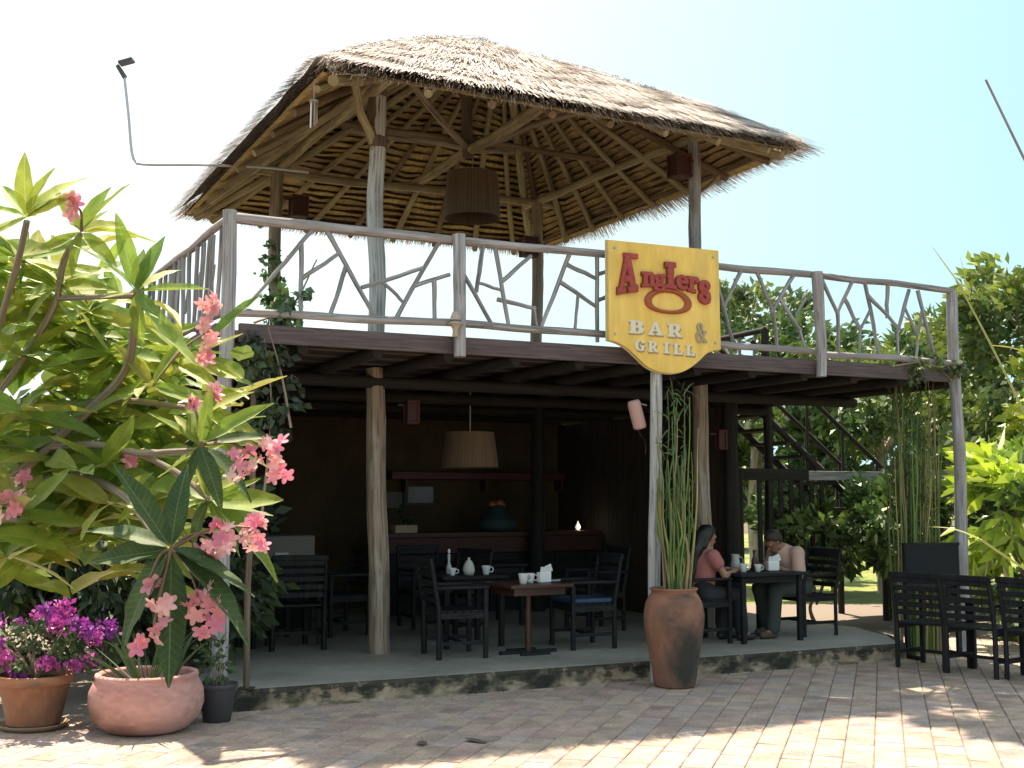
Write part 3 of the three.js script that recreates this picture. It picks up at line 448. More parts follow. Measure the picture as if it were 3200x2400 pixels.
{ // wind chime under the front left corner of the eave
  const t = thing('wind_chime', 'small wind chime hanging under the front left eave corner', 'wind chime', W(0.76, 5.0, 0.36)); t.scale.setScalar(0.72);
  mesh('cap', lathe([[0, 0.08], [0.05, 0.06], [0.055, 0.03], [0, 0.03]], 14), M.railWood, t);
  mesh('string', pole(V3(0, 0.07, 0), V3(0, 0.32, 0), 0.004, 0.004, { seg: 4, rings: 2 }), M.metal, t);
  for (let k = 0; k < 5; k++) { const a = k * 1.257; mesh('chime_tube', pole(V3(Math.cos(a) * 0.035, 0.03, Math.sin(a) * 0.035), V3(Math.cos(a) * 0.04, -0.22 - 0.03 * (k % 3), Math.sin(a) * 0.04), 0.009, 0.009, { seg: 6, rings: 1, rough: 0 }), k === 2 ? M.white : M.midWood, t); }
}
{ // straw hat on the middle railing post
  const t = thing('straw_hat', 'pale straw bundle hung low on the middle railing post', 'straw ornament', W(1.88, 3.13, -0.13), TH); t.scale.setScalar(0.75);
  const g = lathe([[0, 0.12], [0.03, 0.115], [0.055, 0.06], [0.06, 0.0], [0.1, -0.03], [0.06, -0.035], [0.03, -0.09], [0.035, -0.17], [0.0, -0.17]], 16); mesh('straw_body', g, S({ map: weave([0.34, 0.28, 0.21], [0.52, 0.45, 0.36], 240), roughness: 1 }), t); mesh('tie', lathe([[0.062, 0.0], [0.068, 0.01], [0.062, 0.02]], 16), M.brownPost, t);
}

// ---------------------------------------------------------------- bar counter, shelf and what stands there
{
  const t = thing('bar_counter', 'long dark red-brown bar counter along the back of the room', 'counter', W(3.1, 0.165, 5.0), TH);
  mesh('counter_top', bx(3.95, 0.06, 0.6, 1.97, 1.0, -0.2), S({ rgb: [0.08, 0.02, 0.016], roughness: 0.55 }), t);
  mesh('apron', bx(3.85, 0.2, 0.04, 1.97, 0.865, 0.05), S({ rgb: [0.07, 0.017, 0.014], roughness: 0.6 }), t);
  for (let k = 0; k < 8; k++) mesh('front_panel', bx(0.475, 0.76, 0.03, 0.28 + k * 0.482, 0.38, 0.02), M.blackWood, t);
  const s = thing('wall_shelf', 'dark red shelf on the wall above the bar counter', 'shelf', W(3.62, 1.94, 6.08), TH);
  mesh('shelf_board', bx(2.9, 0.1, 0.24, 1.42, 0, 0), M.red, s); for (const x of [0.2, 1.4, 2.6]) mesh('bracket', bx(0.04, 0.16, 0.2, x, -0.13, -0.01, 0), M.red, s);
  const scr = thing('monitor', 'small dark flat screen on the wall below the shelf', 'monitor', W(4.05, 1.52, 6.13), TH);
  mesh('screen_frame', bx(0.46, 0.3, 0.05, 0, 0.15, 0), S({ rgb: [0.035, 0.035, 0.035], roughness: 0.6 }), scr); mesh('screen', bx(0.38, 0.22, 0.01, 0.01, 0.16, 0.028, 0), S({ rgb: [0.008, 0.008, 0.01], roughness: 0.15 }), scr);
  const n = thing('notice_panel', 'pale sheet of paper pinned on the wall left of the screen', 'notice', W(3.7, 1.5, 6.17), TH); mesh('paper', bx(0.3, 0.22, 0.006, 0, 0.11, 0, 0), S({ rgb: [0.16, 0.15, 0.13], roughness: 0.9 }), n);
  const tray = thing('planter_box', 'small pale box with a dark plant on the bar counter', 'planter', W(3.42, 1.195, 5.05), TH);
  mesh('box', bx(0.3, 0.1, 0.18, 0, 0.05, 0), S({ rgb: [0.5, 0.36, 0.24], roughness: 0.8 }), tray); kind(mesh('leaves', leafCloud(160, clumps([0, 0.2, 0], [0.1, 0.1, 0.08], 8, 0.03), 0.07), leafMat([0.04, 0.07, 0.02]), tray), 'stuff');
  const basket = thing('fruit_basket', 'dark green covered basket in the middle of the counter', 'basket', W(4.75, 1.195, 5.1), TH);
  mesh('basket_body', lathe([[0, 0], [0.22, 0], [0.27, 0.06], [0.27, 0.13], [0.22, 0.19], [0.12, 0.26], [0.1, 0.34], [0, 0.36]], 24), S({ rgb: [0.02, 0.05, 0.045], roughness: 0.7 }), basket);
  for (const [x, y, z] of [[0.03, 0.37, 0.03], [-0.06, 0.35, 0], [0.09, 0.35, -0.04]]) mesh('fruit', prep(new THREE.SphereGeometry(0.055, 16, 12).translate(x, y, z)), S({ rgb: [0.34, 0.1, 0.05], roughness: 0.45 }), basket);
  const kettle = (label, u, sc) => { const k = thing('table_lamp', label, 'small lamp', W(u, 1.195, 5.0), TH); k.scale.setScalar(sc); const gl = S({ rgb: [0.8, 0.78, 0.7], roughness: 0.3, emissive: new THREE.Color().setRGB(0.85, 0.8, 0.62), emissiveIntensity: 0.28 }); mesh('globe', lathe([[0, 0.02], [0.05, 0.03], [0.07, 0.08], [0.05, 0.13], [0.025, 0.18], [0.012, 0.23], [0, 0.24]], 20), gl, k); mesh('base', lathe([[0, 0], [0.05, 0], [0.05, 0.02], [0, 0.03]], 18), M.metal, k); const l = new THREE.PointLight(new THREE.Color().setRGB(1, 0.9, 0.7), 0.012, 4); l.position.set(0, 0.1, 0.1); k.add(l); };
  kettle('glowing white teardrop lamp at the right end of the counter', 6.35, 1); kettle('tiny pale lamp left of the glowing one on the counter', 5.93, 0.55);
}

// ---------------------------------------------------------------- furniture
function makeChair(label, group, cushion) {
  const t = thing('armchair', label, 'chair', [0, 0, 0], 0, group), m = M.blackWood; // faces +x, base at the origin
  for (const z of [-0.25, 0.25]) { mesh('leg', bx(0.042, 0.64, 0.042, 0.23, 0.32, z), m, t); const b = pole(V3(-0.22, 0, z), V3(-0.22, 0.46, z), 0.028, 0.026, { seg: 4, rings: 1, rough: 0 }), c = pole(V3(-0.22, 0.44, z), V3(-0.3, 0.9, z), 0.026, 0.022, { seg: 4, rings: 1, rough: 0 }); mesh('leg', merge([b, c]), m, t); mesh('armrest', metreUV(new RoundedBoxGeometry(0.52, 0.032, 0.06, 2, 0.012).translate(-0.0, 0.655, z)), m, t); mesh('rail', bx(0.43, 0.05, 0.024, 0, 0.4, z, 0), m, t); mesh('stretcher', bx(0.43, 0.032, 0.02, 0, 0.15, z, 0), m, t); }
  mesh('rail', bx(0.024, 0.05, 0.46, 0.23, 0.4, 0, 0), m, t); mesh('stretcher', bx(0.02, 0.03, 0.46, 0.02, 0.15, 0, 0), m, t);
  for (let k = 0; k < 6; k++) mesh('seat_slat', bx(0.07, 0.02, 0.5, -0.18 + k * 0.076, 0.436, 0, 0.004), m, t);
  for (let k = 0; k < 5; k++) { const y = 0.54 + k * 0.078; mesh('back_slat', bx(0.018, 0.05, 0.47, -0.225 - (y - 0.44) * 0.174, y, 0, 0.004), m, t); }
  mesh('top_rail', bx(0.028, 0.055, 0.55, -0.302, 0.9, 0, 0.01), m, t);
  if (cushion) mesh('cushion', metreUV(new RoundedBoxGeometry(0.46, 0.05, 0.47, 3, 0.02).translate(0.01, 0.472, 0)), M.cushion, t);
  return t;
}
const F = 0.16, dirU = (deg) => TH + THREE.MathUtils.degToRad(deg); // heading: 0 faces along the front, 90 faces into the building
const ch0 = makeChair('black slatted armchair left of the first table with its back to the left', undefined); ch0.position.set(...W(2.42, F, 1.12)); ch0.rotation.y = dirU(-6);
const chBlue = makeChair('black armchair with a dark blue cushion right of the reddish table', undefined, true); chBlue.position.set(...W(3.86, F, 1.2)); chBlue.rotation.y = dirU(176);
for (const [u, v, d, l] of [[3.05, 2.55, 200, 'black armchair behind the table with the white cups'], [4.75, 2.5, 180, 'black armchair in the dim room left of the right column'], [1.25, 2.35, 80, 'black armchair in the dark corner left of the left column'], [0.55, 2.6, 20, 'black armchair at the left end of the dark corner table'], [3.15, 3.6, -90, 'black armchair deep in the room facing the terrace'], [2.0, 3.3, 190, 'black armchair seen just right of the left column'], [6.58, 1.12, 182, 'black armchair that the man in the pale shirt sits on'], [5.1, 1.02, 0, 'black armchair that the woman in the coral top sits on']]) dup(ch0, W(u, F, v), dirU(d), l);
const st = [[6.76, -0.56, 14], [6.88, -1.08, 11], [7.06, -1.62, 7]].map(([u, v, d], i) => dup(ch0, W(u, 0, v), dirU(d), ['leftmost of three black slatted chairs on the paving by the right post', 'middle of three black slatted chairs on the paving by the right post', 'rightmost of three black slatted chairs on the paving by the right post'][i]));
function table(label, u, v, w, d, h, m, one) {
  const t = thing('dining_table', label, 'table', W(u, F, v), TH);
  mesh('tabletop', bx(w, 0.035, d, 0, h - 0.018, 0, 0.008), m, t);
  mesh('apron', bx(w - 0.12, 0.07, d - 0.12, 0, h - 0.07, 0, 0), m, t);
  if (one) { mesh('leg', pole(V3(0, 0, 0), V3(0, h - 0.03, 0), 0.032, 0.03, { seg: 10, rings: 2, rough: 0 }), m, t); for (const a of [0, 1, 2, 3]) mesh('foot', bx(0.3, 0.035, 0.045, 0.15 * Math.cos(a * Math.PI / 2), 0.02, 0.15 * Math.sin(a * Math.PI / 2), 0).rotateY(a % 2 ? 0 : 0), M.blackWood, t); }
  else for (const [a, b] of [[-1, -1], [1, -1], [1, 1], [-1, 1]]) mesh('leg', bx(0.05, h - 0.04, 0.05, a * (w / 2 - 0.06), (h - 0.04) / 2, b * (d / 2 - 0.06)), m, t);
  return t;
}
const redTop = S({ rgb: [0.06, 0.027, 0.02], roughness: 0.35 });
table('dark table with small white pots behind the left armchair', 2.85, 1.9, 0.72, 0.7, 0.71, M.blackWood); table('reddish round-legged table with a white napkin box', 3.13, 0.98, 0.66, 0.62, 0.675, redTop, true);
table('dark table between the seated woman and man', 5.78, 1.0, 0.84, 0.8, 0.715, M.blackWood); table('dark table in the shaded left corner of the room', 1.1, 3.0, 0.8, 0.8, 0.72, M.blackWood); table('dark table at the back of the room near the counter', 3.9, 3.6, 0.75, 0.75, 0.72, M.blackWood);
{ // pale chest in the left of the room
  const t = thing('chest_freezer', 'pale grey chest standing in the dark left of the room', 'chest', W(1.55, F, 4.35), TH + 0.05);
  mesh('body', bx(0.78, 0.78, 0.5, 0, 0.39, 0, 0.02), M.blackWood, t); mesh('lid', bx(0.82, 0.27, 0.54, 0, 0.92, 0, 0.03), S({ rgb: [0.24, 0.21, 0.18], roughness: 0.6 }), t); mesh('handle', bx(0.16, 0.025, 0.03, 0, 0.85, 0.28, 0), M.metal, t);
}
function crock(name, label, cat, u, y, v, prof, m = M.white, group) { const t = thing(name, label, cat, W(u, y, v), TH, group); mesh('body', lathe(prof, 20), m, t); return t; }
const cup = (label, u, y, v, s = 1) => { const t = crock('cup', label, 'cup', u, y, v, [[0, 0], [0.026 * s, 0], [0.04 * s, 0.075 * s], [0.036 * s, 0.075 * s], [0.024 * s, 0.01 * s], [0, 0.01 * s]]); mesh('handle', prep(new THREE.TorusGeometry(0.022 * s, 0.005 * s, 6, 14).translate(0.048 * s, 0.04 * s, 0)), M.white, t); return t; };
function napkins(label, u, y, v, turn) { const t = thing('napkin_holder', label, 'napkin holder', W(u, y, v), TH + turn); mesh('holder', bx(0.13, 0.1, 0.07, 0, 0.05, 0, 0.01), M.white, t); const n = bx(0.12, 0.08, 0.004, 0, 0.115, 0, 0); n.rotateX(0.25); mesh('napkin', n, M.white, t); const k = bx(0.11, 0.07, 0.004, 0, 0, 0, 0); k.rotateZ(0.35); k.translate(0.03, 0.125, 0.01); mesh('napkin', k, M.white, t); }
const yA = F + 0.712, yB = F + 0.677, yC = F + 0.717;
{ const t = crock('sugar_pot', 'grey-white lidded pot among the small pots on the left table', 'pot', 2.83, yA, 1.7, [[0, 0], [0.05, 0], [0.06, 0.05], [0.05, 0.1], [0.025, 0.12]], S({ rgb: [0.55, 0.54, 0.5] })); mesh('lid', lathe([[0.05, 0.1], [0.03, 0.14], [0.012, 0.15], [0.014, 0.17], [0, 0.175]], 16), S({ rgb: [0.55, 0.54, 0.5] }), t); }
cup('white cup right of the lidded pot on the left table', 3.03, yA, 1.72, 1.15); cup('white cup left of the lidded pot on the left table', 2.66, yA, 1.72, 0.95);
{ const t = crock('bud_vase', 'slim glassy vase behind the pots on the left table', 'vase', 2.72, yA, 1.95, [[0, 0], [0.025, 0], [0.03, 0.06], [0.012, 0.12], [0.016, 0.2], [0.012, 0.2], [0.01, 0.13], [0, 0.1]], S({ rgb: [0.5, 0.52, 0.5], roughness: 0.2 })); mesh('bud', lathe([[0, 0.2], [0.016, 0.22], [0.008, 0.25], [0, 0.255]], 10), M.white, t); }
napkins('white napkin box with napkins sticking up on the reddish table', 3.24, yB, 0.86, 0.1); cup('white cup left of the napkin box on the reddish table', 3.0, yB, 0.82, 1.25); cup('white cup touching the napkin box on the reddish table', 3.1, yB, 0.88, 1.2);
{ const t = thing('saucer', 'flat white saucer at the right edge of the reddish table', 'saucer', W(3.37, yB, 0.9), TH); mesh('plate', lathe([[0, 0], [0.04, 0], [0.065, 0.012], [0.062, 0.015], [0.038, 0.005], [0, 0.005]], 24), M.white, t); mesh('spoon', pole(V3(-0.05, 0.018, 0.01), V3(0.06, 0.02, 0.02), 0.004, 0.005, { seg: 5, rings: 2 }), M.metal, t); }
cup('white cup in front of the woman on the table she shares', 5.55, yC, 0.82, 1.1); cup('white cup in the middle of the table the couple shares', 5.72, yC, 0.8, 1.0); napkins('white napkin box in front of the man', 5.95, yC, 0.85, -0.2);
{ const t = crock('water_jug', 'grey jug on the table near the woman', 'jug', 5.62, yC, 1.05, [[0, 0], [0.045, 0], [0.055, 0.06], [0.04, 0.13], [0.048, 0.17], [0.042, 0.17], [0.034, 0.13], [0, 0.1]], S({ rgb: [0.42, 0.43, 0.42], roughness: 0.2 })); mesh('handle', prep(new THREE.TorusGeometry(0.04, 0.007, 6, 16).translate(0.06, 0.1, 0)), M.metal, t); }
{ const t = crock('sauce_bottle', 'dark sauce bottle between the cups on the table of the couple', 'bottle', 5.83, yC, 1.0, [[0, 0], [0.03, 0], [0.032, 0.1], [0.014, 0.15], [0.014, 0.19], [0, 0.19]], S({ rgb: [0.06, 0.03, 0.015], roughness: 0.25 })); mesh('cap', lathe([[0, 0.19], [0.017, 0.19], [0.017, 0.215], [0, 0.215]], 12), M.red, t); }
{ // dark board on edge behind the stacked chairs
  const t = thing('blackboard_stand', 'plain black board on legs behind the chairs at the right post', 'board', W(7.36, 0, 0.02), TH - 0.12);
  mesh('board', bx(0.66, 0.4, 0.035, 0, 0.95, 0, 0.006), S({ rgb: [0.008, 0.011, 0.014], roughness: 0.9 }), t); mesh('frame_bar', bx(0.7, 0.03, 0.045, 0, 1.16, 0, 0), M.blackWood, t); mesh('frame_bar', bx(0.7, 0.03, 0.045, 0, 0.74, 0, 0), M.blackWood, t);
  for (const x of [-0.32, 0.32]) { mesh('leg', bx(0.045, 1.17, 0.04, x, 0.585, -0.01, 0), M.blackWood, t); mesh('foot', bx(0.05, 0.04, 0.4, x, 0.02, -0.0, 0), M.blackWood, t); }
}
{ // stair down the back of the deck, on the right
  const t = thing('back_staircase', 'dark open wooden staircase coming down behind the right of the deck', 'staircase', W(7.9, 0, 3.3), TH);
  for (const z of [0, -0.75]) { mesh('stringer', pole(V3(-0.3, 2.86, z), V3(1.9, 1.2, z), 0.055, 0.055, { seg: 4, rings: 2, rough: 0 }), M.darkWood, t); mesh('handrail', pole(V3(-0.3, 3.7, z), V3(1.9, 2.05, z), 0.03, 0.03, { seg: 6, rings: 3 }), M.darkWood, t); for (let k = 0; k < 4; k++) mesh('baluster', pole(V3(k * 0.6, 2.66 - k * 0.45, z), V3(k * 0.6, 3.48 - k * 0.45, z), 0.02, 0.02, { seg: 5, rings: 2 }), M.darkWood, t); }
  for (let k = 0; k < 9; k++) mesh('tread', bx(0.28, 0.04, 0.8, -0.1 + k * 0.235, 2.72 - k * 0.177, -0.375, 0), M.darkWood, t);
  mesh('landing', bx(1.6, 0.06, 1.1, 2.55, 1.2, -0.4, 0), M.darkWood, t); for (const [x, z] of [[1.9, 0.1], [3.2, 0.1], [1.9, -0.9], [3.2, -0.9]]) mesh('post', pole(V3(x, -0.05, z), V3(x, 2.05, z), 0.05, 0.045, { seg: 7, rings: 4 }), M.darkWood, t);
  mesh('handrail', bx(1.5, 0.14, 0.05, 2.55, 1.96, 0.1, 0), M.stickWood, t); mesh('handrail', bx(1.5, 0.05, 0.05, 2.55, 1.6, 0.1, 0), M.darkWood, t); mesh('beam', bx(1.2, 0.15, 0.06, -0.15, 1.94, 0.16, 0.005), M.darkWood, t); mesh('beam', bx(1.35, 0.12, 0.05, 1.12, 1.93, 0.18, 0.005), M.stickWood, t);
  for (let k = 0; k < 7; k++) mesh('slat', bx(0.06, 1.25, 0.025, -0.35 + k * 0.17, 1.24, 0.18, 0), M.darkWood, t); for (const x of [-0.65, 1.75]) mesh('post', pole(V3(x, -0.05, 0.16), V3(x, 2.0, 0.16), 0.05, 0.045, { seg: 7, rings: 4 }), M.darkWood, t);
  for (let k = 0; k < 9; k++) mesh('slat', bx(0.07, 1.1, 0.025, 1.95 + k * 0.16, 0.62, 0.12, 0), M.darkWood, t);
}
// ---------------------------------------------------------------- the two people at the table
function field(bones, k, res, pad, grow = 0) { // one continuous skin around tapered bones
  const lo = V3(1e9, 1e9, 1e9), hi = lo.clone().negate();
  for (const [a, b, r, s] of bones) { const m = Math.max(r, s) + grow + pad; for (const p of [a, b]) { lo.min(V3(p.x - m, p.y - m, p.z - m)); hi.max(V3(p.x + m, p.y + m, p.z + m)); } }
  const c = lo.clone().add(hi).multiplyScalar(0.5), half = Math.max(hi.x - lo.x, hi.y - lo.y, hi.z - lo.z) / 2;
  const mc = new MarchingCubes(res, new THREE.MeshStandardMaterial(), false, false, 60000), h = res / 2, p = V3(), ab = V3(), ap = V3();
  for (let z = 0; z < res; z++) for (let y = 0; y < res; y++) for (let x = 0; x < res; x++) {
    p.set((x - h) / h, (y - h) / h, (z - h) / h).multiplyScalar(half).add(c);
    let d = 9;
    for (const [a, b, r, s] of bones) { ab.subVectors(b, a); ap.subVectors(p, a); const t = clamp(ap.dot(ab) / Math.max(1e-9, ab.lengthSq())), q = ap.addScaledVector(ab, -t).length() - mix(r, s, t) - grow, m = clamp(0.5 + 0.5 * (q - d) / k); d = mix(q, d, m) - k * m * (1 - m); }
    mc.field[x + y * res + z * res * res] = -d;
  }
  mc.isolation = 0; mc.update();
  const g = new THREE.BufferGeometry(), P = mc.positionArray.slice(0, mc.count * 3);
  for (let i = 0; i < P.length; i += 3) { P[i] = P[i] * half + c.x; P[i + 1] = P[i + 1] * half + c.y; P[i + 2] = P[i + 2] * half + c.z; }
  g.setAttribute('position', new THREE.BufferAttribute(P, 3));
  const q = mergeVertices(g, 1e-4); q.computeVertexNormals(); return prep(q);
}
const lr = (f) => [f(1), f(-1)].flat();
function headBones(c, fw, up, s = 1) { // c centre of the skull, fw where the face looks, up the crown
  const sd = up.clone().cross(fw).normalize(), at = (f, u, z) => c.clone().addScaledVector(fw, f * s).addScaledVector(up, u * s).addScaledVector(sd, z * s);
  return { at, bones: [[at(-0.015, 0.025, 0), at(-0.03, 0.02, 0), 0.088 * s, 0.08 * s], [at(0.02, -0.01, 0), at(0.045, -0.085, 0), 0.068 * s, 0.036 * s], [at(0.085, 0.0, 0), at(0.103, -0.035, 0), 0.01 * s, 0.014 * s], [at(0.07, 0.02, 0.03), at(0.07, 0.02, -0.03), 0.02 * s, 0.02 * s], [at(0.078, -0.063, 0.018), at(0.078, -0.063, -0.018), 0.012 * s, 0.012 * s], ...lr((k) => [[at(-0.005, 0.015, 0.078 * k), at(-0.01, -0.025, 0.08 * k), 0.014 * s, 0.01 * s]])] };
}
function handBones(w, fw, pd, s = 1) { // w wrist, fw towards the knuckles, pd out of the palm
  const sd = fw.clone().cross(pd).normalize(), at = (f, q, d) => w.clone().addScaledVector(fw, f * s).addScaledVector(sd, q * s).addScaledVector(pd, d * s), l = [[at(0, 0, 0), at(0.05, 0, 0.005), 0.022 * s, 0.028 * s], [at(0.03, -0.022, 0), at(0.075, -0.024, 0), 0.014 * s, 0.012 * s], [at(0.03, 0.022, 0), at(0.078, 0.022, 0), 0.014 * s, 0.012 * s]];
  [[-0.031, 0.062], [-0.011, 0.08], [0.01, 0.084], [0.03, 0.074]].forEach(([q, L]) => { const a = at(0.082, q, 0), b = at(0.082 + L * 0.5, q * 1.08, 0.012), c = at(0.082 + L * 0.78, q * 1.1, 0.032), d = at(0.082 + L * 0.86, q * 1.1, 0.05); l.push([a, b, 0.0095 * s, 0.0088 * s], [b, c, 0.0088 * s, 0.008 * s], [c, d, 0.008 * s, 0.0065 * s]); });
  const a = at(0.02, 0.03, 0.005), b = at(0.055, 0.056, 0.02), c = at(0.088, 0.062, 0.034); l.push([a, b, 0.014 * s, 0.0105 * s], [b, c, 0.0105 * s, 0.008 * s]);
  return l;
}
function person(o) {
  const t = thing('person', o.label, 'person', o.pos, o.turn); t.scale.setScalar(o.scale ?? 1);
  const { hip, neck, chest, head, fw, up } = o, hb = headBones(head, fw, up), wr = [], body = [];
  body.push([hip, hip.clone().lerp(chest, 0.5), 0.13, 0.115], [hip.clone().lerp(chest, 0.5), chest, 0.115, 0.125], [chest, neck, 0.11, 0.06], [neck, head.clone().addScaledVector(up, -0.06), 0.052, 0.05]);
  for (const s of [1, -1]) body.push([hip.clone().add(V3(0, -0.01, 0.07 * s)), hip.clone().add(V3(-0.03, 0.02, 0.05 * s)), 0.11, 0.1], [chest.clone().add(V3(0, 0.02, 0.02 * s)), o.sh(s), 0.085, 0.055], [o.sh(s), o.el(s), 0.048, 0.037], [o.el(s), o.wr(s), 0.037, 0.024], [o.hp(s), o.kn(s), 0.082, 0.056], [o.kn(s), o.an(s), 0.054, 0.034], [o.an(s), o.an(s).add(V3(0.13, -0.035, 0)), 0.036, 0.028]);
  const parts = [field(body, 0.035, 84, 0.02), field(hb.bones, 0.014, 52, 0.012)];
  for (const s of [1, -1]) { const d = o.wr(s).sub(o.el(s)).normalize().lerp(V3(0.9, 0, -0.35 * s), 0.5).normalize(); parts.push(field(handBones(o.wr(s), d, V3(0, -1, 0).addScaledVector(d, d.y).normalize()), 0.006, 44, 0.006)); }
  mesh('body', merge(parts), o.skin, t);
  const top = [body[0], body[1], body[2].map((x, i) => (i === 1 ? chest.clone().lerp(neck, 0.55) : i === 3 ? 0.085 : x))]; for (const s of [1, -1]) { const e = o.sh(s).lerp(o.el(s), o.sleeve); top.push([chest.clone().add(V3(0, 0.02, 0.02 * s)), o.sh(s), 0.085, 0.055], [o.sh(s), e, 0.056, 0.06]); }
  mesh('shirt', field(top, 0.03, 64, 0.03, 0.016), o.shirt, t);
  const low = []; for (const s of [1, -1]) low.push([hip.clone().add(V3(0, -0.02, 0.07 * s)), hip.clone().add(V3(-0.02, 0.03, 0.05 * s)), 0.11, 0.105], [o.hp(s), o.kn(s), 0.086, 0.066], [o.kn(s), o.kn(s).lerp(o.an(s), o.hem), 0.066, 0.06]);
  mesh('trousers', field(low, 0.03, 64, 0.03, 0.014), o.trousers, t);
  const sho = []; for (const s of [1, -1]) sho.push([o.an(s).add(V3(-0.03, -0.035, 0)), o.an(s).add(V3(0.15, -0.04, 0)), 0.04, 0.034]); for (const b of sho) mesh('shoe', field([b], 0.01, 26, 0.02, 0.004), o.shoes, t);
  mesh('hair', field(o.hair(hb.at), 0.03, 56, 0.02), o.hairM, t);
  for (const k of [1, -1]) mesh('eye', prep(new THREE.SphereGeometry(0.011, 10, 8).translate(...hb.at(0.083, 0.008, 0.032 * k).toArray())), M.black, t);
  return t;
}
const foldBump = tex(128, (u, v) => { const x = fb(u * 5 + v * 2, v * 7, 5, 7, 330, 3); return [x, x, x]; }, [3, 3], false);
const cloth = (c, s) => S({ map: tex(128, (u, v) => { const a = fb(u * 4, v * 4, 4, 4, s, 4); return c.map((x) => x * (0.8 + 0.4 * a)); }), bumpMap: foldBump, bumpScale: 0.03, roughness: 0.9 });
person({ label: 'woman with long black hair in a coral top sitting at the table, facing right', pos: W(5.14, F, 0.98), turn: TH, scale: 0.93, hip: V3(0, 0.56, 0), chest: V3(0.03, 0.86, 0), neck: V3(0.05, 1.03, 0), head: V3(0.085, 1.16, 0), fw: V3(0.96, -0.28, 0).normalize(), up: V3(0.28, 0.96, 0).normalize(),
  sh: (s) => V3(0.04, 0.95, 0.165 * s), el: (s) => V3(0.16, 0.74, 0.215 * s), wr: (s) => V3(0.38, 0.79, 0.12 * s), hp: (s) => V3(0.02, 0.53, 0.09 * s), kn: (s) => V3(0.42, 0.53, 0.1 * s), an: (s) => V3(0.4 + 0.06 * s, 0.09, 0.1 * s), sleeve: 0.35, hem: 0.92,
  skin: S({ rgb: [0.36, 0.19, 0.12], roughness: 0.6 }), shirt: cloth([0.42, 0.16, 0.145], 301), trousers: cloth([0.03, 0.03, 0.035], 305), shoes: M.black, hairM: S({ rgb: [0.01, 0.009, 0.008], roughness: 0.45 }),
  hair: (at) => [[at(-0.03, 0.04, 0), at(-0.045, 0.02, 0), 0.094, 0.092], [at(0.02, 0.075, 0), at(-0.03, 0.075, 0), 0.05, 0.06], [at(-0.07, 0.0, 0), V3(-0.07, 1.0, 0), 0.08, 0.07], [V3(-0.07, 1.02, 0), V3(-0.125, 0.72, 0), 0.075, 0.04], ...lr((k) => [[at(-0.03, 0.02, 0.07 * k), at(-0.06, -0.12, 0.075 * k), 0.035, 0.03]])] });
person({ label: 'man in a pale pink shirt hunched over the table, facing left', pos: W(6.46, F, 1.08), turn: TH + Math.PI + 0.08, scale: 0.96, hip: V3(0, 0.57, 0), chest: V3(0.15, 0.87, 0), neck: V3(0.25, 0.99, 0), head: V3(0.36, 1.055, 0), fw: V3(0.72, -0.69, 0.05).normalize(), up: V3(0.69, 0.72, 0).normalize(),
  sh: (s) => V3(0.17, 0.93, 0.19 * s), el: (s) => V3(0.22, 0.68, 0.26 * s), wr: (s) => V3(0.45, 0.79, 0.13 * s), hp: (s) => V3(0.02, 0.53, 0.1 * s), kn: (s) => V3(0.45, 0.53, 0.13 * s), an: (s) => V3(0.42 - 0.08 * s, 0.09, 0.13 * s), sleeve: 0.75, hem: 0.95,
  skin: S({ rgb: [0.28, 0.14, 0.09], roughness: 0.6 }), shirt: cloth([0.62, 0.4, 0.34], 311), trousers: cloth([0.05, 0.06, 0.055], 315), shoes: M.brownPost, hairM: S({ rgb: [0.03, 0.02, 0.015], roughness: 0.6 }),
  hair: (at) => [[at(-0.025, 0.035, 0), at(-0.045, 0.015, 0), 0.092, 0.086], [at(0.0, 0.072, 0), at(-0.04, 0.06, 0), 0.048, 0.052], ...lr((k) => [[at(-0.02, 0.03, 0.062 * k), at(-0.05, -0.02, 0.055 * k), 0.03, 0.03]])] });

// ---------------------------------------------------------------- pots
const clayTex = (a, b, c, s) => tex(512, (u, v) => { const p = fb(u * 5, v * 5, 5, 5, s, 5), q = fb(u * 50, v * 50, 50, 50, s + 5, 2), k = fb(u * 3, v * 4, 3, 4, s + 9, 5); let x = lerp3(a, b, clamp((p - 0.3) * 2.2)); x = lerp3(x, c, clamp((k - 0.47 + (0.3 - v) * 0.5) * 4)); return x.map((y) => y * (0.82 + 0.36 * q)); });
const clayBump = tex(256, (u, v) => { const x = fb(u * 12, v * 12, 12, 12, 401, 5); return [x, x, x]; }, [1, 1], false);
const clay = (a, b, c, s) => S({ map: clayTex(a, b, c, s), bumpMap: clayBump, bumpScale: 0.008, roughness: 0.95 });
function bladeLeaves(list, name, m, parent) { // long strap leaves: [base, tip, width, bend]
  const l = list.map(([a, b, w, s]) => { const d = b.clone().sub(a), sd = d.clone().cross(V3(rnd(-1, 1), 0.2, rnd(-1, 1))).normalize(), P = [], I = [], n = 6; for (let i = 0; i <= n; i++) { const t = i / n, p = a.clone().addScaledVector(d, t); p.y += s * Math.sin(Math.PI * t); const ww = w * Math.pow(1 - t, 0.6) * (0.5 + 0.5 * Math.min(1, t * 5)), q = p.clone().addScaledVector(sd, ww), r = p.clone().addScaledVector(sd, -ww); P.push(q.x, q.y, q.z, r.x, r.y, r.z); } for (let i = 0; i < n; i++) { const k = i * 2; I.push(k, k + 1, k + 2, k + 1, k + 3, k + 2); } const g = new THREE.BufferGeometry(); g.setAttribute('position', new THREE.Float32BufferAttribute(P, 3)); g.setIndex(I); g.computeVertexNormals(); return prep(g); });
  return mesh(name, mergeGeometries(l), m, parent);
}
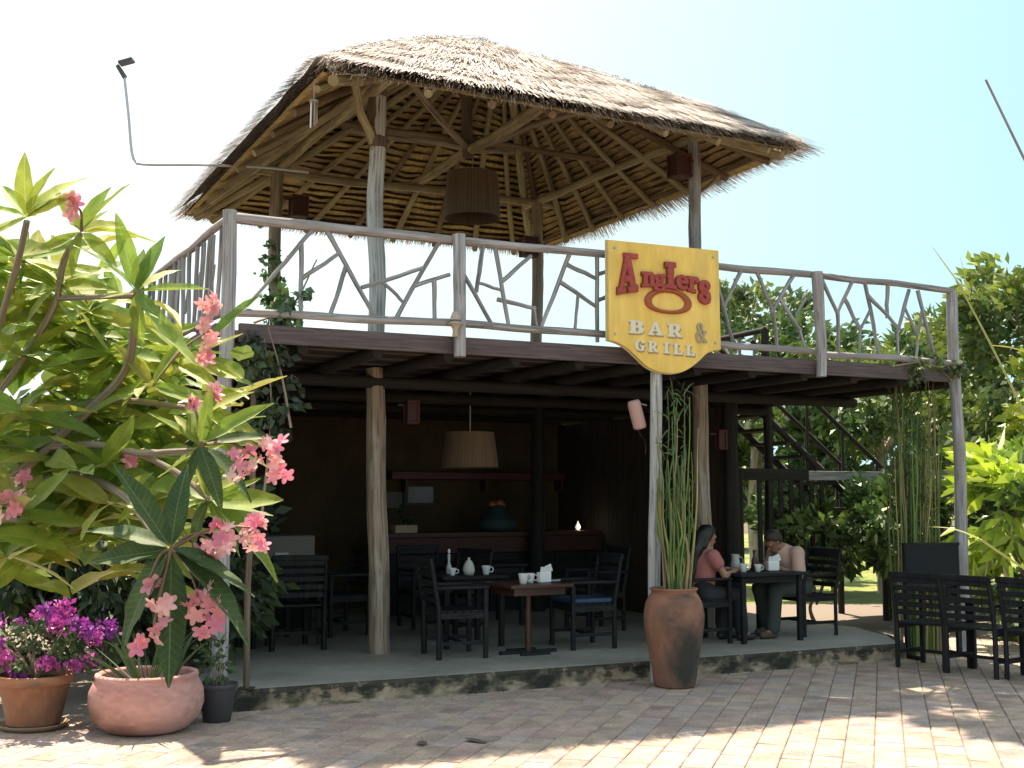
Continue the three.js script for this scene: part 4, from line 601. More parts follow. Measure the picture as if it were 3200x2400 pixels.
{ // tall urn under the sign
  const t = thing('clay_urn', 'tall brown terracotta urn with a blackened lower half under the sign', 'urn', W(3.86, 0, -0.42), 0.4);
  mesh('urn_body', lathe([[0, 0], [0.17, 0], [0.182, 0.02], [0.2, 0.15], [0.235, 0.35], [0.262, 0.52], [0.268, 0.62], [0.25, 0.72], [0.215, 0.79], [0.195, 0.815], [0.2, 0.83], [0.215, 0.845], [0.205, 0.855], [0.18, 0.84], [0.17, 0.8], [0.18, 0.7], [0.15, 0.6], [0, 0.6]], 48), clay([0.26, 0.115, 0.075], [0.38, 0.19, 0.12], [0.05, 0.045, 0.04], 410), t);
  mesh('soil', lathe([[0, 0.79], [0.175, 0.78]], 24), M.soil, t);
}
{
  const t = thing('bowl_planter', 'wide pinkish clay bowl planter on the paving beside the left post', 'planter', W(-0.63, 0, -0.42), 0.8);
  mesh('bowl', lathe([[0, 0], [0.25, 0], [0.3, 0.025], [0.37, 0.1], [0.4, 0.19], [0.395, 0.28], [0.365, 0.345], [0.35, 0.365], [0.36, 0.385], [0.352, 0.405], [0.325, 0.405], [0.31, 0.385], [0.32, 0.33], [0.3, 0.28], [0, 0.28]], 64), clay([0.46, 0.22, 0.19], [0.54, 0.31, 0.28], [0.24, 0.12, 0.08], 420), t);
  mesh('soil', lathe([[0, 0.345], [0.32, 0.33]], 32), M.soil, t);
  const l = []; for (let i = 0; i < 34; i++) { const a = R() * 6.28, r = rnd(0.02, 0.2), b = V3(Math.cos(a) * r, 0.34, Math.sin(a) * r), h = rnd(0.12, 0.42); l.push([b, b.clone().add(V3(Math.cos(a) * rnd(0.1, 0.4), h, Math.sin(a) * rnd(0.1, 0.4))), rnd(0.008, 0.02), rnd(0, 0.07)]); }
  kind(bladeLeaves(l, 'strap_leaves', leafMat([0.05, 0.09, 0.03], 0.25), t), 'stuff');
}
{
  const t = thing('bougainvillea_pot', 'magenta bougainvillea in a tapered terracotta pot on a saucer', 'potted plant', W(-1.34, 0, 0.02), 0.3);
  mesh('pot', lathe([[0, 0.025], [0.18, 0.025], [0.185, 0.04], [0.24, 0.31], [0.262, 0.315], [0.268, 0.33], [0.268, 0.375], [0.255, 0.385], [0.235, 0.38], [0.225, 0.3], [0, 0.29]], 44), clay([0.3, 0.13, 0.07], [0.38, 0.19, 0.11], [0.16, 0.09, 0.06], 430), t);
  mesh('saucer', lathe([[0, 0], [0.22, 0], [0.245, 0.035], [0.238, 0.04], [0.21, 0.012], [0, 0.012]], 40), clay([0.3, 0.2, 0.13], [0.4, 0.28, 0.2], [0.2, 0.15, 0.1], 435), t);
  mesh('soil', lathe([[0, 0.35], [0.23, 0.34]], 24), M.soil, t);
  for (let k = 0; k < 7; k++) { const a = k * 0.9; mesh('stem', limb([V3(0, 0.34, 0), V3(Math.cos(a) * 0.12, 0.5, Math.sin(a) * 0.12), V3(Math.cos(a) * 0.3, 0.66 + 0.04 * (k % 3), Math.sin(a) * 0.3)], 0.012, 0.005, 5), M.midWood, t); }
  kind(mesh('leaves', leafCloud(1700, clumps([0.02, 0.6, 0], [0.46, 0.24, 0.38], 44, 0.06, 0.2), 0.055, { tint: [[0.5, 0.7, 0.6], [0.9, 1.1, 0.7], [1.3, 1.5, 0.8]] }), leafMat([0.07, 0.11, 0.04], 0.35, 0.7, true), t), 'stuff');
  kind(mesh('bracts', leafCloud(2300, clumps([0.05, 0.62, 0.08], [0.5, 0.25, 0.36], 30, 0.055, 0.5), 0.042, { aspect: 0.8, cup: 0.25, tint: [[0.75, 0.8, 1.15], [1, 1, 1], [1.25, 1.5, 1.25]] }), leafMat([0.44, 0.05, 0.32], 0.4, 0.8, true), t), 'stuff');
}
{
  const t = thing('nursery_pot', 'small dark grey plastic pot with a leafy seedling by the left post', 'potted plant', W(-0.1, 0, -0.3), 0);
  mesh('pot', lathe([[0, 0], [0.1, 0], [0.135, 0.24], [0.148, 0.245], [0.15, 0.275], [0.138, 0.275], [0.128, 0.24], [0, 0.22]], 32), S({ rgb: [0.055, 0.055, 0.065], roughness: 0.55 }), t); mesh('soil', lathe([[0, 0.25], [0.13, 0.245]], 20), M.soil, t);
  for (let k = 0; k < 4; k++) mesh('stem', limb([V3(0, 0.24, 0), V3(rnd(-0.04, 0.04), 0.4, rnd(-0.04, 0.04)), V3(rnd(-0.12, 0.12), rnd(0.5, 0.6), rnd(-0.1, 0.1))], 0.007, 0.003, 5), M.midWood, t);
  kind(mesh('leaves', leafCloud(150, clumps([0, 0.45, 0], [0.14, 0.16, 0.12], 14, 0.04, 0.2), 0.07), leafMat([0.08, 0.13, 0.05], 0.35), t), 'stuff');
}
{ // thin pole on the corner of the plinth, and a loose block under it
  const t = thing('prop_pole', 'thin brown pole standing on the left corner of the slab', 'pole', W(0.2, 0.16, 0.05)); mesh('shaft', pole(V3(0, 0, 0), V3(0.01, 2.66, 0), 0.026, 0.022, { seg: 8, rings: 10, wob: 0.015 }), M.brownPost, t); mesh('foot_block', bx(0.12, 0.012, 0.12, 0, 0.006, 0, 0), M.soil, t);
}

// ---------------------------------------------------------------- plumeria reaching in from the left, close to the camera
{
  const t = thing('plumeria_tree', 'plumeria with big backlit leaves and pink flower clusters leaning in from the left', 'tree', [-3.0, 0, -5.7]), off = V3(3.0, 0, 5.7), rel = (p) => V3(...p).add(off);
  const bark = grain({ map: woodTex([0.16, 0.12, 0.09], [0.34, 0.28, 0.22], [0.24, 0.2, 0.13], 450) });
  mesh('trunk', limb([V3(0, -0.05, 0), V3(0.05, 0.6, 0.05), V3(0.2, 1.15, 0.15), V3(0.42, 1.53, 0.2)], 0.09, 0.05, 10), bark, t);
  for (const [a, b, c] of [[[0.15, 1.05, 0.1], [0.2, 1.5, 0.15], [0.4, 1.76, 0.2]], [[0.25, 1.2, 0.12], [0.3, 1.9, 0.1], [0.53, 2.06, 0.2]]]) mesh('branch', limb([V3(...a), V3(...b), V3(...c)], 0.05, 0.032, 8), bark, t);
  const ROS = [
    [[-2.05, 2.83, -5.0], [-2.05, 3.07, -4.89], [-1.96, 3.04, -4.96], [-1.89, 3.07, -5.04], [-2.21, 3.0, -5.11], [-2.21, 2.87, -4.93], [-1.93, 2.91, -5.0], [-2.23, 2.74, -5.07]] ,
    [[-1.89, 2.81, -5.2], [-1.68, 3.02, -5.09], [-1.81, 3.02, -5.17], [-2.04, 3.0, -5.24], [-1.61, 2.86, -5.31], [-1.71, 2.66, -5.13], [-2.12, 2.68, -5.2], [-1.8, 2.93, -5.27], [-1.9, 2.61, -5.09]] ,
    [[-1.58, 2.51, -5.0], [-1.75, 2.73, -4.89], [-1.66, 2.84, -4.96], [-1.48, 2.76, -5.04], [-1.59, 2.72, -5.11], [-1.26, 2.52, -4.93], [-1.35, 2.17, -5.0], [-1.58, 2.27, -5.07], [-1.44, 2.36, -4.89], [-1.71, 2.46, -4.96]] ,
    [[-2.03, 2.58, -5.3], [-1.79, 2.6, -5.19], [-2.14, 2.7, -5.26], [-1.89, 2.48, -5.33], [-2.3, 2.58, -5.41], [-2.17, 2.43, -5.23], [-1.98, 2.75, -5.3]] ,
    [[-1.27, 1.86, -4.9], [-0.96, 2.03, -4.79], [-0.97, 1.92, -4.87], [-1.02, 1.7, -4.94], [-1.32, 2.12, -5.01], [-1.21, 2.09, -4.83], [-1.48, 2.0, -4.9], [-1.44, 1.71, -4.97], [-1.15, 1.64, -4.79], [-1.32, 1.69, -4.87]] ,
    [[-1.32, 1.45, -4.7], [-1.51, 1.78, -4.59], [-1.29, 1.77, -4.67], [-1.66, 1.59, -4.74], [-1.68, 1.4, -4.81], [-1.55, 1.11, -4.63], [-1.31, 0.93, -4.7], [-0.97, 1.21, -4.77], [-0.95, 1.16, -4.59], [-0.98, 1.28, -4.67], [-1.09, 1.4, -4.74]] ,
    [[-1.28, 1.64, -5.1], [-0.93, 1.61, -4.99], [-0.94, 1.35, -5.06], [-1.06, 1.71, -5.13], [-1.04, 1.54, -5.21], [-1.44, 1.58, -5.03], [-1.39, 1.44, -5.1], [-1.15, 1.4, -5.17]] ,
  ];
  const GEN = [[-2.22, 2.72, -5.3], [-2.14, 2.6, -5.5], [-2.32, 2.45, -5.5], [-1.95, 2.5, -5.5], [-2.32, 2.63, -5.6], [-2.19, 2.28, -5.4], [-2.15, 2.39, -5.8], [-1.84, 2.3, -5.5], [-1.59, 2.14, -5.3], [-1.48, 2.06, -5.6], [-2.12, 2.02, -5.2], [-1.98, 2.05, -5.5], [-1.87, 2.02, -5.8], [-2.07, 1.82, -5.4], [-2.42, 1.79, -5.8], [-1.79, 1.78, -5.3], [-1.67, 1.81, -5.6], [-2.12, 1.58, -5.2], [-2.03, 1.62, -5.5], [-1.73, 1.62, -5.2], [-2.17, 1.44, -5.6], [-1.82, 1.53, -5.7], [-2.25, 1.39, -5.4], [-1.56, 2.32, -5.7], [-1.94, 1.49, -5.5], [-1.59, 1.62, -5.3]] ;
  const BR = [[[-2.58, 1.53, -5.5], [-2.29, 1.69, -5.4], [-2.08, 1.87, -5.4], [-1.89, 2.05, -5.4], [-1.71, 2.21, -5.3], [-1.59, 2.5, -5.05]], [[-2.08, 1.87, -5.4], [-1.86, 1.88, -5.35], [-1.61, 1.84, -5.2], [-1.28, 1.84, -4.95]], [[-2.58, 1.53, -5.5], [-2.29, 1.65, -5.4], [-2.12, 1.71, -5.4], [-1.98, 1.74, -5.4], [-1.71, 1.68, -5.2], [-1.34, 1.44, -4.75]], [[-2.59, 1.76, -5.5], [-2.34, 1.98, -5.5], [-2.03, 2.07, -5.5], [-1.71, 2.08, -5.4], [-1.47, 2.05, -5.4]], [[-2.53, 1.51, -5.5], [-2.22, 1.55, -5.4], [-2.04, 1.48, -5.4], [-1.9, 1.53, -5.4]], [[-2.59, 1.8, -5.5], [-2.19, 2.3, -5.4], [-2.03, 2.52, -5.3], [-1.98, 2.7, -5.25], [-1.89, 2.8, -5.2]], [[-2.47, 2.06, -5.5], [-2.28, 2.41, -5.3], [-2.12, 2.67, -5.1], [-2.05, 2.81, -5.0]], [[-2.03, 2.53, -5.3], [-1.83, 2.52, -5.2], [-1.6, 2.5, -5.05]], [[-1.61, 1.84, -5.2], [-1.41, 1.74, -5.15], [-1.28, 1.64, -5.1]]] ;
  const FLOW = [[-1.02, 1.8, -4.85, 15, 0.11, 0.08], [-1.17, 1.48, -4.75, 10, 0.07, 0.08], [-1.01, 1.53, -4.8, 7, 0.05, 0.1], [-1.39, 1.33, -4.65, 2, 0.03, 0.03], [-1.35, 1.17, -4.6, 7, 0.06, 0.1], [-1.18, 1.22, -4.65, 10, 0.07, 0.1], [-1.22, 2.08, -4.95, 3, 0.02, 0.05], [-1.33, 2.05, -4.95, 2, 0.02, 0.02], [-1.34, 2.39, -5.3, 12, 0.04, 0.15], [-2.12, 1.62, -5.1, 7, 0.05, 0.06], [-1.9, 2.91, -5.15, 3, 0.03, 0.05], [-1.67, 1.8, -5.3, 2, 0.03, 0.03], [-2.12, 1.73, -5.2, 2, 0.03, 0.02]] ;
  BR.forEach((b, i) => mesh('branch', limb(b.map(rel), [0.028, 0.018, 0.026, 0.022, 0.02, 0.018, 0.017, 0.013, 0.015][i], [0.016, 0.014, 0.014, 0.012, 0.012, 0.014, 0.014, 0.012, 0.011][i], 8), bark, t));
  const leafGeo = (s, W0, fold, bend) => { const P = [], U = [], I = [], n = 8; for (let i = 0; i <= n; i++) { const y = i / n, w = W0 * Math.pow(Math.sin(Math.PI * Math.pow(clamp(y * 0.985 + 0.012), 0.82)), 0.85) * (y < 0.1 ? y / 0.1 * 0.75 + 0.12 : 1) + 0.004, z = -bend * y * y, wv = 0.012 * Math.sin(y * 17 + s); for (const [x, up] of [[-w, fold * w + wv], [-w * 0.5, fold * w * 0.35], [0, -0.006], [w * 0.5, fold * w * 0.35], [w, fold * w - wv]]) { P.push(x, y, z + up); U.push(x / W0 * 0.5 + 0.5, y); } } for (let i = 0; i < n; i++) for (let j = 0; j < 4; j++) { const q = i * 5 + j; I.push(q, q + 1, q + 5, q + 1, q + 6, q + 5); } const g = new THREE.BufferGeometry(); g.setAttribute('position', new THREE.Float32BufferAttribute(P, 3)); g.setAttribute('uv', new THREE.Float32BufferAttribute(U, 2)); g.setIndex(I); g.computeVertexNormals(); return g; };
  const geos = [leafGeo(0, 0.135, 0.3, 0.12), leafGeo(1, 0.15, 0.22, 0.26), leafGeo(2, 0.125, 0.45, 0.04), leafGeo(3, 0.155, 0.16, 0.36), leafGeo(4, 0.115, 0.6, 0.2), leafGeo(5, 0.145, 0.3, -0.12)];
  const vein = (a, b, m, s) => tex(256, (u, v) => { const d = Math.abs(u - 0.5), mid = Math.exp(-Math.pow(d / 0.018, 2)), lat = Math.pow(Math.abs(Math.sin((v * 15 - d * 3.2) * Math.PI)), 26) * (d < 0.46 ? 1 : 0), p = fb(u * 3, v * 6, 3, 6, s, 4); return lerp3(lerp3(a, b, clamp((p - 0.3) * 2)), m, clamp(mid * 0.9 + lat * 0.3)); });
  const mk = (a, b, m, s, tr) => { const q = leafMat([1, 1, 1], tr, 0.62); q.specularIntensity = 0.45; q.map = vein(a, b, m, s); return q; };
  const gm = [mk([0.25, 0.36, 0.045], [0.36, 0.47, 0.07], [0.46, 0.52, 0.18], 460, 0.6), mk([0.17, 0.27, 0.045], [0.25, 0.36, 0.065], [0.36, 0.44, 0.16], 463, 0.55), mk([0.3, 0.36, 0.04], [0.44, 0.48, 0.07], [0.55, 0.55, 0.2], 466, 0.6), mk([0.36, 0.36, 0.06], [0.46, 0.45, 0.09], [0.5, 0.42, 0.16], 469, 0.6)], dk = [mk([0.035, 0.075, 0.025], [0.06, 0.11, 0.035], [0.16, 0.22, 0.09], 472, 0.28), mk([0.05, 0.09, 0.03], [0.08, 0.13, 0.04], [0.2, 0.26, 0.1], 475, 0.32)];
  let count = 0;
  const leaf = (a, b, m, gi, roll) => { if (b.x - 3 > -1.2 && b.y > 2.1) return; if (count++ > 296) return; const o = mesh('leaf', geos[gi], m, t), d = b.clone().sub(a), L = d.length(); d.normalize(); const up = V3(0.1, 0.75, 0.6).addScaledVector(V3(-d.z, 0, d.x), roll).normalize(), x = d.clone().cross(up).normalize(), z = x.clone().cross(d); o.matrixAutoUpdate = true; o.position.copy(a); o.quaternion.setFromRotationMatrix(new THREE.Matrix4().makeBasis(x, d, z)); o.scale.set(L * rnd(0.85, 1.12), L, L); };
  ROS.forEach((r, ri) => { const c = rel(r[0]); r.slice(1).forEach((p) => { const q = rel(p), a = c.clone().lerp(q, 0.04); leaf(a, q, ri === 5 ? pick(dk) : ri === 4 || ri === 6 ? pick([gm[1], dk[1], gm[0]]) : pick(ri < 2 ? [gm[0], gm[2], gm[2]] : [gm[0], gm[1], gm[2]]), Math.floor(R() * 6), rnd(-0.7, 0.7)); }); for (let k = 0; k < 3; k++) leaf(c, c.clone().add(V3(rnd(-0.14, 0.14), rnd(0.02, 0.2), rnd(-0.25, 0.05))), pick(gm), Math.floor(R() * 6), rnd(-0.6, 0.6)); });
  const per = Math.floor((296 - count) / GEN.length);
  GEN.forEach((p) => { const c = rel(p), ax = V3(rnd(-0.35, 0.35), 1, rnd(-0.2, 0.4)).normalize(); for (let k = 0; k < per; k++) { const a = k * 2.4 + rnd(-0.3, 0.3), e = rnd(-0.35, 0.75), d = V3(Math.cos(a), 0, Math.sin(a) * 0.8).multiplyScalar(Math.cos(e)).addScaledVector(ax, Math.sin(e)); leaf(c.clone(), c.clone().addScaledVector(d, rnd(0.26, 0.42)), pick([gm[0], gm[0], gm[1], gm[2], gm[2], gm[3]]), Math.floor(R() * 6), rnd(-0.8, 0.8)); } });
  { // the leaves behind those, too many to single out
    const l = gm.map(() => []);
    for (let i = 0; i < 480; i++) { const p = rel(pick(GEN)).add(V3(rnd(-0.3, 0.2), rnd(-0.22, 0.16), rnd(-0.75, -0.12))), a = R() * 6.28, e = rnd(-0.4, 0.8), d = V3(Math.cos(a) * Math.cos(e), Math.sin(e), Math.sin(a) * Math.cos(e)), L = rnd(0.26, 0.42), up = V3(0.1, 0.8, 0.5).addScaledVector(V3(-d.z, 0, d.x), rnd(-0.7, 0.7)).normalize(), x = d.clone().cross(up).normalize(), z = x.clone().cross(d); if (p.x + d.x * L - 3 > -1.2) continue; const g = pick(geos).clone().applyMatrix4(new THREE.Matrix4().makeBasis(x.multiplyScalar(L), d.clone().multiplyScalar(L), z.multiplyScalar(L)).setPosition(p)); l[pick([0, 0, 1, 1, 2, 3])].push(g); }
    l.forEach((q, i) => { if (q.length) kind(mesh('foliage', mergeGeometries(q), gm[i], t), 'stuff'); });
  }
  // five-petalled flowers, pinwheel, in loose heads
  const petal = []; for (let k = 0; k < 5; k++) { const g = new THREE.CircleGeometry(0.5, 10); g.scale(0.62, 1, 1); g.translate(0.1, 0.52, 0); const p = g.attributes.position; for (let i = 0; i < p.count; i++) { const y = p.getY(i), x = p.getX(i); p.setZ(i, 0.3 * y * (1 - 0.75 * y) + 0.3 * x * (0.4 + y * 0.3)); } g.rotateZ(k * Math.PI * 0.4); g.computeVertexNormals(); petal.push(prep(g)); }
  const tube = new THREE.CylinderGeometry(0.09, 0.05, 0.4, 7).rotateX(Math.PI / 2).translate(0, 0, -0.18); petal.push(prep(tube));
  const fg = merge(petal), fm = [[0.8, 0.34, 0.4], [0.82, 0.42, 0.44], [0.76, 0.25, 0.37], [0.86, 0.52, 0.5]].map((c) => leafMat(c, 0.45, 0.7));
  FLOW.forEach((f) => { const [x, y, z, n, a, b] = f, c = rel([x, y, z]); for (let i = 0; i < n * 1.5; i++) { const d = V3(rnd(-1, 1), rnd(-1, 1), rnd(-0.3, 1)).normalize(), o = mesh('flower', fg, pick(fm), t); o.position.set(c.x + rnd(-1, 1) * a, c.y + rnd(-1, 1) * b, c.z + rnd(-0.5, 0.5) * a); o.quaternion.setFromUnitVectors(V3(0, 0, 1), d.addScaledVector(V3(0, 0, 1), 0.7).normalize()); o.rotateZ(R() * 6); o.scale.setScalar(rnd(0.03, 0.042)); } const hub = [...ROS.map((q) => q[0]), ...GEN].map(rel).sort((p, q) => p.distanceTo(c) - q.distanceTo(c))[0]; mesh('flower_stalk', limb([hub, hub.clone().lerp(c, 0.5).add(V3(0, 0.04, -0.02)), c], 0.008, 0.004, 5), leafMat([0.2, 0.12, 0.07], 0.1), t); });
}

// ---------------------------------------------------------------- bamboo, creepers, shrubs and trees
const culm = [[0.14, 0.23, 0.05], [0.22, 0.27, 0.07], [0.08, 0.16, 0.04], [0.36, 0.32, 0.13], [0.26, 0.2, 0.11]].map((c, i) => S({ map: woodTex(c.map((x) => x * 0.75), c.map((x) => x * 1.25), c.map((x) => x * 0.9), 500 + i), roughness: 0.5 }));
function bamboo(label, pos, n, y0, h0, h1, r, spread, leaves) {
  const t = thing('bamboo_clump', label, 'bamboo', pos, TH);
  for (let k = 0; k < n; k++) { const a = R() * 6.28, q = Math.sqrt(R()) * r, b = V3(Math.cos(a) * q, y0, Math.sin(a) * q * 0.8), h = rnd(h0, h1), e = V3(b.x + Math.cos(a) * spread * R() + rnd(-0.06, 0.06), h, b.z + Math.sin(a) * spread * R()); mesh('bamboo_stem', pole(b, e, rnd(0.008, 0.019), 0.004, { seg: 6, rings: 11, wob: rnd(0.015, 0.07), rough: 0.04 }), pick(culm), t); }
  const l = []; for (let k = 0; k < leaves; k++) { const y = rnd(y0 + 0.35, h1 * 0.97), a = R() * 6.28, q = r * 0.9 + spread * 0.4 * (y / h1), b = V3(Math.cos(a) * q * R(), y, Math.sin(a) * q * R()); l.push([b, b.clone().add(V3(rnd(-0.14, 0.14), rnd(-0.16, 0.26), rnd(-0.14, 0.14))), rnd(0.005, 0.011), 0.02]); }
  kind(bladeLeaves(l, 'bamboo_leaves', leafMat([0.1, 0.17, 0.04], 0.4), t), 'stuff');
}
bamboo('slender green bamboo rising from the tall urn beneath the sign', W(3.93, 0, -0.36), 38, 0.79, 1.6, 2.72, 0.12, 0.12, 130);
bamboo('green bamboo clump growing against the far right post of the deck', W(7.52, 0, 0.42), 60, -0.05, 2.0, 3.0, 0.26, 0.16, 1300);
function creeper(label, pos, stem, c, r, n, size, rgb) { const t = thing('creeper', label, 'climbing plant', pos, TH); for (const s of stem) mesh('stem', limb(s.map((p) => V3(...p)), 0.012, 0.006, 5), M.midWood, t); kind(mesh('leaves', leafCloud(n, clumps(c, r, Math.round(n / 28), 0.075, 0.1), size, { aspect: 0.75, droop: 0.6, tint: [[0.6, 0.75, 0.7], [1, 1, 0.9], [1.5, 1.45, 0.9]] }), leafMat(rgb, 0.35, 0.6, true), t), 'stuff'); return t; }
creeper('leafy creeper climbing the left rear post under the thatch', W(1.55, 3.0, 4.6), [[[0, 0, 0.1], [-0.08, 0.7, 0.12], [0.05, 1.3, 0.1], [-0.05, 1.95, 0.08]]], [-0.04, 0.9, 0.08], [0.1, 1.1, 0.1], 360, 0.08, [0.15, 0.24, 0.08]);
creeper('tangled creeper hanging over the left end of the deck fascia', W(0.3, 2.1, 0.08), [[[0, -0.6, 0.02], [0.05, 0.3, 0.05], [-0.03, 0.8, 0.1]], [[0.2, 0.1, 0.1], [0.12, 0.5, 0.1], [0, 0.9, 0.1]]], [0.0, 0.45, 0.08], [0.24, 0.6, 0.13], 560, 0.085, [0.045, 0.075, 0.035]);
creeper('leafy creeper on the bottom rail beside the left front post', W(0.42, 3.1, 0.12), [[[-0.2, -0.05, 0], [0.1, 0.1, 0], [0.3, 0.5, 0.05]]], [0.05, 0.1, 0.05], [0.26, 0.2, 0.1], 170, 0.09, [0.1, 0.17, 0.08]);
creeper('creeper growing along the deck edge at the right front post', W(7.35, 2.95, 0.0), [[[-0.5, 0.05, 0.02], [0, 0.1, 0.05], [0.4, -0.1, 0.02]]], [0, 0.08, 0.05], [0.5, 0.14, 0.1], 330, 0.065, [0.09, 0.13, 0.035]);
creeper('small plant on the deck at the foot of the rear middle post', W(5.15, 3.0, 4.5), [[[0, -0.05, 0], [0.03, 0.1, 0], [0, 0.25, 0]]], [0, 0.16, 0], [0.28, 0.16, 0.2], 130, 0.1, [0.09, 0.14, 0.07]);

const barkM = grain({ map: woodTex([0.15, 0.12, 0.09], [0.34, 0.29, 0.23], [0.2, 0.18, 0.13], 520) }), paleBark = grain({ map: woodTex([0.36, 0.31, 0.26], [0.6, 0.53, 0.45], [0.3, 0.25, 0.2], 524) });
function tree(name, label, cat, pos, o) {
  const t = thing(name, label, cat, pos, 0, o.group), { h, r, n, size, rgb, tr = 0.42, trunk = 0.12, fork = 0.55, cl = 40, spread = 0.35, cy = 0.68, ry = 0.34, bark = barkM, aspect = 0.45, lean = 0 } = o;
  const f = V3(lean * fork, h * fork, 0);
  mesh('trunk', limb([V3(0, -0.1, 0), V3(lean * 0.2 + rnd(-0.1, 0.1), h * fork * 0.5, rnd(-0.1, 0.1)), f], trunk, trunk * 0.6, 9), bark, t);
  for (let k = 0; k < (o.limbs ?? 5); k++) { const a = k * 2.4 + R(), e = V3(f.x + Math.cos(a) * r * rnd(0.4, 0.8), h * rnd(cy - 0.05, cy + ry * 0.7), Math.sin(a) * r * rnd(0.4, 0.8)); mesh('limb', limb([f.clone().add(V3(0, -0.15, 0)), f.clone().lerp(e, 0.5).add(V3(0, h * 0.03, 0)), e], trunk * 0.45, trunk * 0.12, 6), bark, t); }
  kind(mesh('crown', leafCloud(n, clumps([f.x, h * cy, 0], [r, h * ry, r], cl, spread, o.lo ?? 0.35), size, { aspect, droop: 0.3, tint: o.tint ?? [[0.5, 0.62, 0.6], [0.8, 0.9, 0.8], [1.1, 1.1, 0.9], [1.6, 1.5, 0.8]] }), leafMat(rgb, tr, 0.7, true), t), 'stuff');
  return t;
}
const shrub = (label, pos, o) => tree('shrub', label, 'shrub', pos, { h: 1.4, r: 0.8, n: 2600, size: 0.16, tr: 0.42, rgb: [0.07, 0.12, 0.03], trunk: 0.03, fork: 0.25, cl: 34, spread: 0.13, cy: 0.55, ry: 0.42, limbs: 4, ...o });
// right and behind
tree('broadleaf_tree', 'big broad tree rising above the right end of the deck', 'tree', [8.15, 0, -17.5], { h: 5.3, r: 2.05, n: 15000, size: 0.2, rgb: [0.182, 0.247, 0.072], cl: 95, spread: 0.3, cy: 0.66, ry: 0.34, trunk: 0.18 });
tree('broadleaf_tree', 'dark tree filling the gap right of the staircase behind the bar', 'tree', [6.6, 0, -21.5], { h: 4.6, r: 2.0, n: 9000, size: 0.2, rgb: [0.130, 0.208, 0.065], cl: 60, spread: 0.3, cy: 0.66, ry: 0.32, trunk: 0.14, bark: paleBark });
tree('broadleaf_tree', 'mid green tree behind the staircase with a pale trunk', 'tree', [4.6, 0, -22.5], { h: 5.1, r: 1.9, n: 8000, size: 0.2, rgb: [0.156, 0.234, 0.072], cl: 55, spread: 0.28, cy: 0.76, ry: 0.26, trunk: 0.16, bark: paleBark });
tree('broadleaf_tree', 'pale feathery tree showing above the deck right of the sign', 'tree', [5.4, 0, -27], { h: 6.6, r: 1.6, n: 4200, size: 0.24, rgb: [0.169, 0.221, 0.091], cl: 40, spread: 0.3, cy: 0.74, ry: 0.24, trunk: 0.15, bark: paleBark });
tree('palm_shrub', 'bright feathery palms just above the deck edge at the right', 'palm', [8.6, 0, -25], { h: 5.3, r: 1.7, n: 4600, size: 0.34, aspect: 0.18, rgb: [0.195, 0.260, 0.065], cl: 30, spread: 0.32, cy: 0.72, ry: 0.26, trunk: 0.12 });
tree('broadleaf_tree', 'rounded yellow-green tree by the right edge behind the lower bushes', 'tree', [7.4, 0, -14.8], { h: 3.7, r: 1.35, n: 7000, size: 0.17, rgb: [0.234, 0.312, 0.058], cl: 50, spread: 0.22, cy: 0.64, ry: 0.34, trunk: 0.09, tint: [[0.5, 0.7, 0.6], [0.9, 1, 0.8], [1.3, 1.2, 0.8], [1.9, 1.6, 0.7]] });
tree('plumeria_shrub', 'dark-stemmed plumeria with bright backlit leaves right of the end post', 'shrub', [5.75, 0, -13.4], { h: 2.3, r: 0.85, n: 1100, size: 0.3, aspect: 0.34, rgb: [0.351, 0.468, 0.078], tr: 0.55, cl: 34, spread: 0.16, cy: 0.68, ry: 0.33, trunk: 0.05, fork: 0.3, limbs: 11, bark: M.brownPost });
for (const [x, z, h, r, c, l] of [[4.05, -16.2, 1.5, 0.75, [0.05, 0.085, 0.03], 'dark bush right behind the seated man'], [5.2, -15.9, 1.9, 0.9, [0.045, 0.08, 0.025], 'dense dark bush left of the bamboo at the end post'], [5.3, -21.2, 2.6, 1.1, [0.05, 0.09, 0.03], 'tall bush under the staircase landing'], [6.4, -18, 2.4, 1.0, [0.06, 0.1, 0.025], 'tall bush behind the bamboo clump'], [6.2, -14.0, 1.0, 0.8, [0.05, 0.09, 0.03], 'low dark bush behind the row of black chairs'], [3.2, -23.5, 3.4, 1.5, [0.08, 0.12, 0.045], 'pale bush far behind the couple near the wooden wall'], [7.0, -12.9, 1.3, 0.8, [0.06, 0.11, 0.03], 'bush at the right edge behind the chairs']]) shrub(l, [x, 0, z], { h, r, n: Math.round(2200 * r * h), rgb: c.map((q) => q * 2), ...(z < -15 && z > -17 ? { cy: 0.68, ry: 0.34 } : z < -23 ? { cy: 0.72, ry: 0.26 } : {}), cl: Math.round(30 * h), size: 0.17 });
// left, behind the pots
for (const [x, z, h, r, c, l] of [[-3.35, -10.3, 2.5, 0.85, [0.05, 0.085, 0.035], 'shaded bush behind the bougainvillea pot'], [-4.4, -10.2, 2.6, 0.9, [0.06, 0.09, 0.03], 'taller shaded bush at the left edge behind the pots'], [-2.75, -10.9, 2.0, 0.6, [0.035, 0.065, 0.025], 'dark low bush behind the clay bowl'], [-3.6, -12.3, 2.5, 1.0, [0.07, 0.1, 0.03], 'tall bush beyond the left side of the deck'], [-5.2, -12.6, 2.7, 1.3, [0.06, 0.09, 0.03], 'broad bush far left beyond the plumeria']]) shrub(l, [x, 0, z], { h, r, n: Math.round(2400 * r * h), rgb: c, cl: Math.round(34 * h), size: 0.15 });
